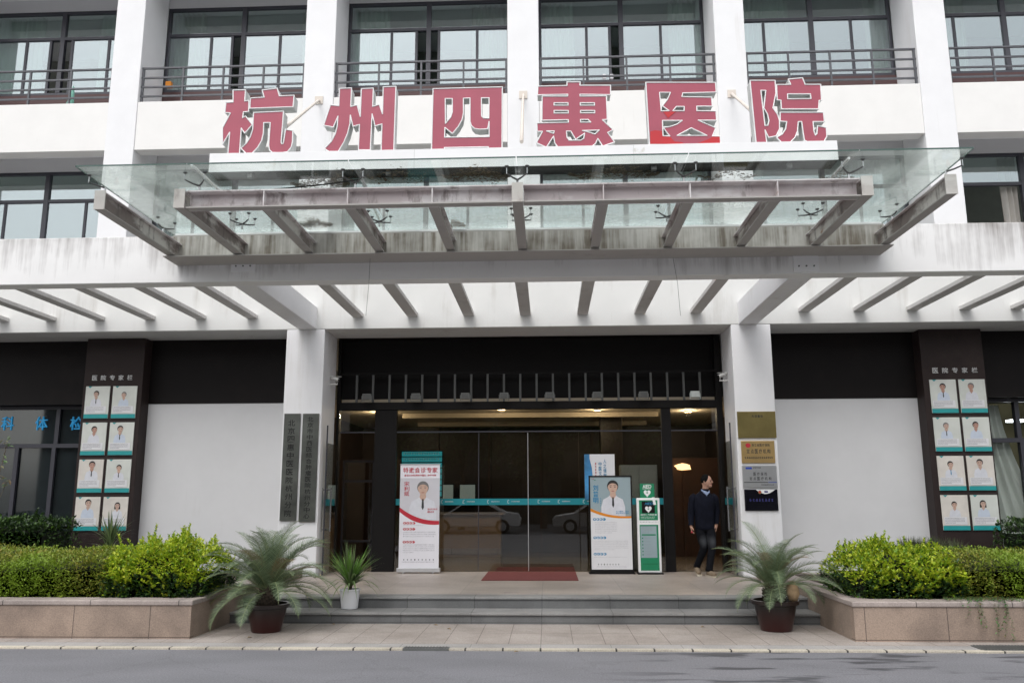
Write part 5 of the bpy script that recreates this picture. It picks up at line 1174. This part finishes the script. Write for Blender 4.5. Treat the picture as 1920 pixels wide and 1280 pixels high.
# ================================================================== PERSON
def skin(name, joints, edges, mat, parent, sub=2, local_org=None):
    me = bpy.data.meshes.new(name); keys = list(joints); ix = {k: i for i, k in enumerate(keys)}
    org = ORG.get(parent, Vector((0, 0, 0)))
    me.from_pydata([tuple(Vector(joints[k][0])-org) for k in keys], [(ix[a], ix[b]) for a, b in edges], [])
    o = bpy.data.objects.new(name+'_src', me); COL.objects.link(o)
    o.modifiers.new('s', 'SKIN'); sv = me.skin_vertices[0].data
    for k in keys:
        r = joints[k][1]; sv[ix[k]].radius = r if isinstance(r, tuple) else (r, r)
    sv[0].use_root = True
    m2 = o.modifiers.new('u', 'SUBSURF'); m2.levels = sub; m2.render_levels = sub
    ev = o.evaluated_get(bpy.context.evaluated_depsgraph_get()); nm = bpy.data.meshes.new_from_object(ev)
    bpy.data.objects.remove(o)
    for p in nm.polygons: p.use_smooth = True
    nm.materials.clear(); nm.materials.append(M[mat] if isinstance(mat, str) else mat)
    n = bpy.data.objects.new(name, nm); COL.objects.link(n); n.parent = parent; nm.name = name; return n
py0 = 15.45
ft = at(1322, 1077, 2, .305); py0 = 15.35; fx = at(1322, 1077, 1, py0).x
P_ = thing('person', 'walking man in a dark navy jacket and faded jeans, looking sideways by the right doorway', 'person', (fx, py0, .304))
g = .304
X = lambda dx, dy, dz: (fx+dx, py0+dy, g+dz)
# body: pelvis root, legs, spine, neck, head, arms in one surface
J = {'pel': (X(.03, 0, .93), (.13, .10)), 'sp': (X(.03, 0, 1.12), (.135, .10)), 'ch': (X(.035, -.01, 1.26), (.14, .095)), 'nb': (X(.045, -.01, 1.42), (.060, .055)), 'nk': (X(.065, -.015, 1.51), .054),
 'hj': (X(.085, -.025, 1.565), (.062, .068)), 'hc': (X(.095, -.03, 1.635), (.078, .09)), 'ht': (X(.085, -.02, 1.705), (.06, .072)),
 'sl': (X(-.135, .0, 1.36), .040), 'el': (X(-.20, .02, 1.12), .044), 'wl': (X(-.215, -.03, .885), .027), 'pl': (X(-.215, -.045, .82), (.022, .036)),
 'sr': (X(.205, -.01, 1.36), .040), 'er': (X(.265, .05, 1.14), .044), 'wr': (X(.245, .02, .90), .030), 'prr': (X(.225, .0, .84), (.022, .036)),
 'hl': (X(-.055, 0, .88), .092), 'kl': (X(.0, -.04, .49), .060), 'al': (X(-.115, .15, .13), .040),
 'hr': (X(.115, 0, .88), .092), 'kr': (X(.13, -.10, .50), .060), 'ar': (X(.045, -.12, .09), .040)}
E_ = [('pel', 'sp'), ('sp', 'ch'), ('ch', 'nb'), ('nb', 'nk'), ('nk', 'hj'), ('hj', 'hc'), ('hc', 'ht'), ('ch', 'sl'), ('sl', 'el'), ('el', 'wl'), ('wl', 'pl'), ('ch', 'sr'), ('sr', 'er'), ('er', 'wr'), ('wr', 'prr'), ('pel', 'hl'), ('hl', 'kl'), ('kl', 'al'), ('pel', 'hr'), ('hr', 'kr'), ('kr', 'ar')]
# hand of the near arm with five curled fingers, rooted in the palm
def fingers(J, E, palm, tag_, side, holding):
    p = Vector(J[palm][0])
    for i, (dx, ln) in enumerate(((-.026, .062), (-.009, .072), (.009, .068), (.026, .052))):
        a = p+Vector((.004, dx*1.0, -.022)); b = a+Vector((side*.004, 0, -ln*.5)); c = b+Vector((side*.020, 0, -ln*.33)); d = c+Vector((side*.022, 0, ln*.02))
        ks = [f'{tag_}{i}{q}' for q in 'abcd']
        for kk, v, r in zip(ks, (a, b, c, d), (.0095, .0088, .0080, .0068)): J[kk] = (tuple(v), r)
        E.append((palm, ks[0])); E += list(zip(ks[:-1], ks[1:]))
    a = p+Vector((side*.008, -.028, .018)); b = a+Vector((side*.018, -.018, -.030)); c = b+Vector((side*.012, .004, -.026))
    for kk, v, r in zip('xyz', (a, b, c), (.011, .010, .008)): J[tag_+kk] = (tuple(v), r)
    E += [(palm, tag_+'x'), (tag_+'x', tag_+'y'), (tag_+'y', tag_+'z')]
fingers(J, E_, 'pl', 'fl', 1, True); fingers(J, E_, 'prr', 'fr', -1, False)
body = skin('body', J, E_, 'pskin', P_, 2)
# face: turned towards the right of the picture, slightly to the camera
hc = Vector(X(.095, -.03, 1.640)); fd = Vector((.86, -.50, -.04)).normalized(); sd_ = Vector((.50, .86, 0)).normalized(); upv = Vector((0, 0, 1))
def ball(mb, c, rx, ry, rz, ax, ay, az, n=10, mi=0):
    o = len(mb.v)
    for i in range(n+1):
        th = pi*i/n
        for j in range(n*2):
            ph = 2*pi*j/(n*2); v = ax*(rx*sin(th)*cos(ph))+ay*(ry*sin(th)*sin(ph))+az*(rz*cos(th)); mb.v.append(tuple(Vector(c)+v))
    m = n*2
    for i in range(n):
        for j in range(m): mb.f.append([o+i*m+j, o+i*m+(j+1) % m, o+(i+1)*m+(j+1) % m, o+(i+1)*m+j]); mb.m.append(mi)
mb = MB(); ball(mb, hc+upv*.005, .098, .077, .118, fd, sd_, upv, 12); ball(mb, hc+fd*.055-upv*.062, .040, .046, .040, fd, sd_, upv, 8)
mb.tube([hc+fd*.092+upv*.02, hc+fd*.112-upv*.008, hc+fd*.098-upv*.018], [.009, .014, .008], 8)
for s in (-1, 1): ball(mb, hc+sd_*s*.076-fd*.012-upv*.005, .018, .009, .032, fd, sd_, upv, 6)
for s in (-1, 1): mb.tube([hc+fd*.080+sd_*s*.052+upv*.034, hc+fd*.094+sd_*s*.022+upv*.036], [.007, .008], 6)
mb.build('head', 'pskin', P_, smooth=True)
mb = MB()
for s in (-1, 1): ball(mb, hc+fd*.086+sd_*s*.032+upv*.016, .010, .013, .006, fd, sd_, upv, 6); mb.tube([hc+fd*.083+sd_*s*.052+upv*.036, hc+fd*.100+sd_*s*.018+upv*.041], [.003, .005], 5)
mb.build('eyes', 'phairm', P_)
mb = MB(); mb.tube([hc+fd*.084+sd_*-.026-upv*.048, hc+fd*.096-upv*.046, hc+fd*.084+sd_*.026-upv*.048], [.004, .0065, .004], 6); mb.build('mouth', lipm, P_)
# short receding hair over crown and back of the head
mb = MB(); ball(mb, hc-fd*.014+upv*.030, .092, .084, .104, fd, sd_, upv, 12)
for s in (-1, 1): mb.tube([hc+sd_*s*.077-fd*.005+upv*.03, hc+sd_*s*.079-fd*.002-upv*.012], [.016, .006], 6)
mb.build('hair', 'phairm', P_, smooth=True)
# jacket: lofted torso with sleeves
def loft(mb, rings, n=20, mi=0, cap=True):
    o = len(mb.v)
    for (x, y, z, rx, ry) in rings:
        for k in range(n):
            a = 2*pi*k/n; c_, s_ = cos(a), sin(a); e = .82
            mb.v.append(tuple(X(x+rx*abs(c_)**e*(1 if c_ > 0 else -1), y+ry*abs(s_)**e*(1 if s_ > 0 else -1)+.004*sin(a*5+z*19), z)))
    for i in range(len(rings)-1):
        for k in range(n): mb.f.append([o+i*n+k, o+i*n+(k+1) % n, o+(i+1)*n+(k+1) % n, o+(i+1)*n+k]); mb.m.append(mi)
    if cap:
        mb.f.append([o+k for k in range(n-1, -1, -1)]); e_ = o+(len(rings)-1)*n; mb.f.append([e_+k for k in range(n)]); mb.m += [mi, mi]
def limb(mb, pts, n=14, sub=5, mi=0):
    P, Rr = [], []
    for i in range(len(pts)-1):
        a, b = pts[i], pts[i+1]
        for q in range(sub):
            f = q/sub; P.append(Vector(X(*a[:3])).lerp(Vector(X(*b[:3])), f)); Rr.append((a[3]+(b[3]-a[3])*f)*(1+.035*sin(len(P)*2.3)))
    P.append(Vector(X(*pts[-1][:3]))); Rr.append(pts[-1][3])
    for _ in range(2):
        P = [P[0]]+[(P[i-1]+P[i]*2+P[i+1])/4 for i in range(1, len(P)-1)]+[P[-1]]
    mb.tube(P, Rr, n, mi)
mb = MB(); loft(mb, [(.035, 0, .80, .158, .115), (.035, 0, .815, .172, .125), (.033, 0, .88, .170, .122), (.03, 0, 1.0, .170, .120), (.032, -.005, 1.12, .180, .126), (.035, -.01, 1.26, .192, .126), (.035, -.01, 1.35, .190, .115), (.037, -.005, 1.405, .165, .10), (.043, -.005, 1.44, .115, .085), (.052, -.005, 1.475, .078, .072), (.058, -.008, 1.515, .070, .066)])
limb(mb, [(-.10, 0, 1.385, .070), (-.155, .0, 1.345, .078), (-.195, .015, 1.14, .064), (-.215, -.03, .90, .048), (-.217, -.034, .875, .050)])
limb(mb, [(.17, -.005, 1.385, .070), (.222, -.005, 1.345, .078), (.262, .045, 1.14, .064), (.247, .02, .92, .048), (.245, .015, .895, .050)])
mb.build('jacket', 'jacket', P_, smooth=True)
nb_ = Vector(X(.055, -.085, 1.44))
mb = MB().add([nb_+Vector((-.05, .01, .055)), nb_+Vector((.045, -.01, .02)), nb_+Vector((.02, -.025, -.055))], [(0, 1, 2)]).tube([X(-.005, -.05, 1.50), X(.02, -.085, 1.46), X(.07, -.105, 1.41)], [.014, .016, .008], 6).tube([X(.135, -.03, 1.48), X(.115, -.08, 1.45), X(.075, -.105, 1.41)], [.012, .014, .008], 6)
mb.build('shirt_collar', 'shirt', P_)
# jeans with worn thighs
m, N, L, B_ = newmat('worn_jeans'); B_.inputs['Roughness'].default_value = .85; B_.inputs['Specular IOR Level'].default_value = .15
gn = N.new('ShaderNodeNewGeometry'); sp = N.new('ShaderNodeVectorMath'); sp.operation = 'DISTANCE'; sp.inputs[1].default_value = X(-.005, -.13, .60); L.new(gn.outputs['Position'], sp.inputs[0])
sp2 = N.new('ShaderNodeVectorMath'); sp2.operation = 'DISTANCE'; sp2.inputs[1].default_value = X(.145, -.17, .60); L.new(gn.outputs['Position'], sp2.inputs[0])
mn = N.new('ShaderNodeMath'); mn.operation = 'MINIMUM'; L.new(sp.outputs['Value'], mn.inputs[0]); L.new(sp2.outputs['Value'], mn.inputs[1])
rj = ramp(N, [(.02, (.05, .053, .06)), (.13, (.005, .0055, .008))]); L.new(mn.outputs[0], rj.inputs[0]); L.new(rj.outputs[0], B_.inputs['Base Color'])
mb = MB(); loft(mb, [(.03, 0, .96, .150, .108), (.03, 0, .88, .158, .114), (.03, 0, .80, .150, .112), (.03, -.005, .76, .11, .09)])
limb(mb, [(-.045, 0, .85, .098), (-.035, -.02, .70, .092), (.0, -.045, .49, .070), (-.06, .05, .31, .062), (-.115, .145, .145, .060)])
limb(mb, [(.105, 0, .85, .098), (.12, -.045, .70, .092), (.13, -.10, .50, .070), (.085, -.115, .30, .062), (.048, -.12, .085, .062)])
mb.build('jeans', m, P_, smooth=True)
# shoes: rear foot on its toes, front foot flat
def shoe(heel, toe, upvec):
    heel, toe = Vector(heel), Vector(toe); d = (toe-heel).normalized()
    mb = MB(); mb.tube([heel, heel+d*.06+upvec*.012, heel+d*.15, toe], [.040, .050, .047, .030], 12, 0)
    s = d.cross(upvec).normalized(); n_ = 10; base = heel-upvec*.034
    ring = []
    for k, (f, w) in enumerate(((-.03, .030), (.04, .042), (.12, .044), (.20, .046), (.25, .034), (.275, .012))): ring.append((base+d*f, w))
    o = len(mb.v)
    for c_, w in ring:
        for sg in (-1, 1):
            for hh in (0, .026): mb.v.append(tuple(c_+s*w*sg+upvec*(hh-.012)))
    for i in range(len(ring)-1):
        a = o+4*i; mb.f += [[a, a+4, a+6, a+2], [a+1, a+3, a+7, a+5], [a, a+1, a+5, a+4], [a+2, a+6, a+7, a+3]]; mb.m += [1]*4
    mb.f += [[o, o+2, o+3, o+1]]; mb.m += [1]
    mb.build('shoe', ['shoe', 'sole'], P_, smooth=False)
shoe(X(.035, -.09, .052), X(.13, -.29, .040), Vector((0, 0, 1)))
shoe(X(-.125, .16, .115), X(-.10, -.015, .040), Vector((0, .40, .92)).normalized())
mb = MB().box(X(-.225, 0, 0)[0], X(-.195, 0, 0)[0], X(0, -.085, 0)[1], X(0, -.03, 0)[1], g+.745, g+.775); 
tag(mb.build('small_item', 'redink', bevel=.006), 'small dark red item held in the walking man\'s lowered hand', 'handheld item')

# ================================================================== ACROSS THE ROAD (seen only in the glass)
def tree(x, y, h, r, seed, label):
    R = random.Random(seed); t = thing('street_tree', label, 'tree', (x, y, 0), 'trees across the road')
    tk = MB().tube([(x, y, 0), (x+.1, y, h*.3), (x, y+.1, h*.55)], [.20, .15, .09], 8)
    for k in range(6): a = k*1.05; tk.tube([(x+.05, y, h*(.33+.03*k)), (x+cos(a)*r*.6, y+sin(a)*r*.6, h*(.55+.05*k))], [.07, .02], 6)
    tk.build('trunk', 'bark', t)
    mb = MB(); cl = [(Vector((x, y, h*.66))+Vector((R.uniform(-1, 1)*r*.7, R.uniform(-1, 1)*r*.6, R.uniform(-1, 1)*h*.26)), R.uniform(.5, 1)*r*.5) for _ in range(16)]
    for k in range(5200):
        c, rr = R.choice(cl); v = Vector((R.gauss(0, 1), R.gauss(0, 1), R.gauss(0, 1))).normalized()*rr*R.random()**.35
        leaf(mb, c+v, Vector((R.uniform(-1, 1), R.uniform(-1, 1), R.uniform(-1, .6))), Vector((0, 0, 1)), .26, .15, .2)
    mb.build('crown', 'darkleaf', t)
for k in range(7):
    tree(-13.5+k*4.4, -13-(k % 2)*1.2, 7.2+(k*37 % 5)*.25, 2.7, 100+k, ['tall leafy tree across the road', 'rounder leafy tree across the road'][k % 2]+', '+['first', 'second', 'third', 'fourth', 'fifth', 'sixth', 'last'][k]+' along its row')
ob = thing('added_opposite_building', 'unseen grey brown building added across the road to darken door reflections', 'building', (0, -22, 0))  # unseen dark block added behind the trees to darken the door glass reflections
MB().box(-34, 34, -30, -22, 0, 11.5).build('wall', plain('added_building_grey_brown', (.06, .055, .05), .9), ob)  # body of the added unseen building that darkens the door reflections
for k in range(12):
    for z in (1.2, 4.6, 8.0): MB().box(-31+k*5.3, -28.2+k*5.3, -22.0, -21.95, z, z+1.7).build('window', 'black', ob)
def car(x, y, col, label):
    t = thing('parked_car', label, 'car', (x, y, 0), 'cars parked across the road')
    bm = [(x-2.2, .32), (x-2.25, .62), (x-2.1, .82), (x-1.2, .95), (x-.55, 1.38), (x+.75, 1.42), (x+1.5, 1.02), (x+2.15, .92), (x+2.25, .6), (x+2.2, .32)]
    MB().prism(bm, y-.85, y+.85).build('body', col, t, bevel=.06)
    MB().prism([(x-1.05, .97), (x-.5, 1.32), (x+.7, 1.35), (x+1.25, 1.02)], y+.84, y+.862).build('side_window', 'black', t)
    for dx in (-1.4, 1.4):
        MB().tube([(x+dx, y+.70, .33), (x+dx, y+.88, .33)], .33, 20).build('wheel', 'black', t)
        MB().tube([(x+dx, y+.875, .33), (x+dx, y+.89, .33)], .20, 14).build('rim', 'alu', t)
    MB().tube([(x+2.15, y+.55, .70), (x+2.24, y+.7, .70)], .08, 8).build('headlight', 'letteredge', t)
car(-3.6, -8.5, 'posterwhite', 'white parked car across the road reflected at the left of the lobby doors')
car(2.4, -8.7, 'silver', 'silver parked car across the road reflected at the right of the lobby doors')
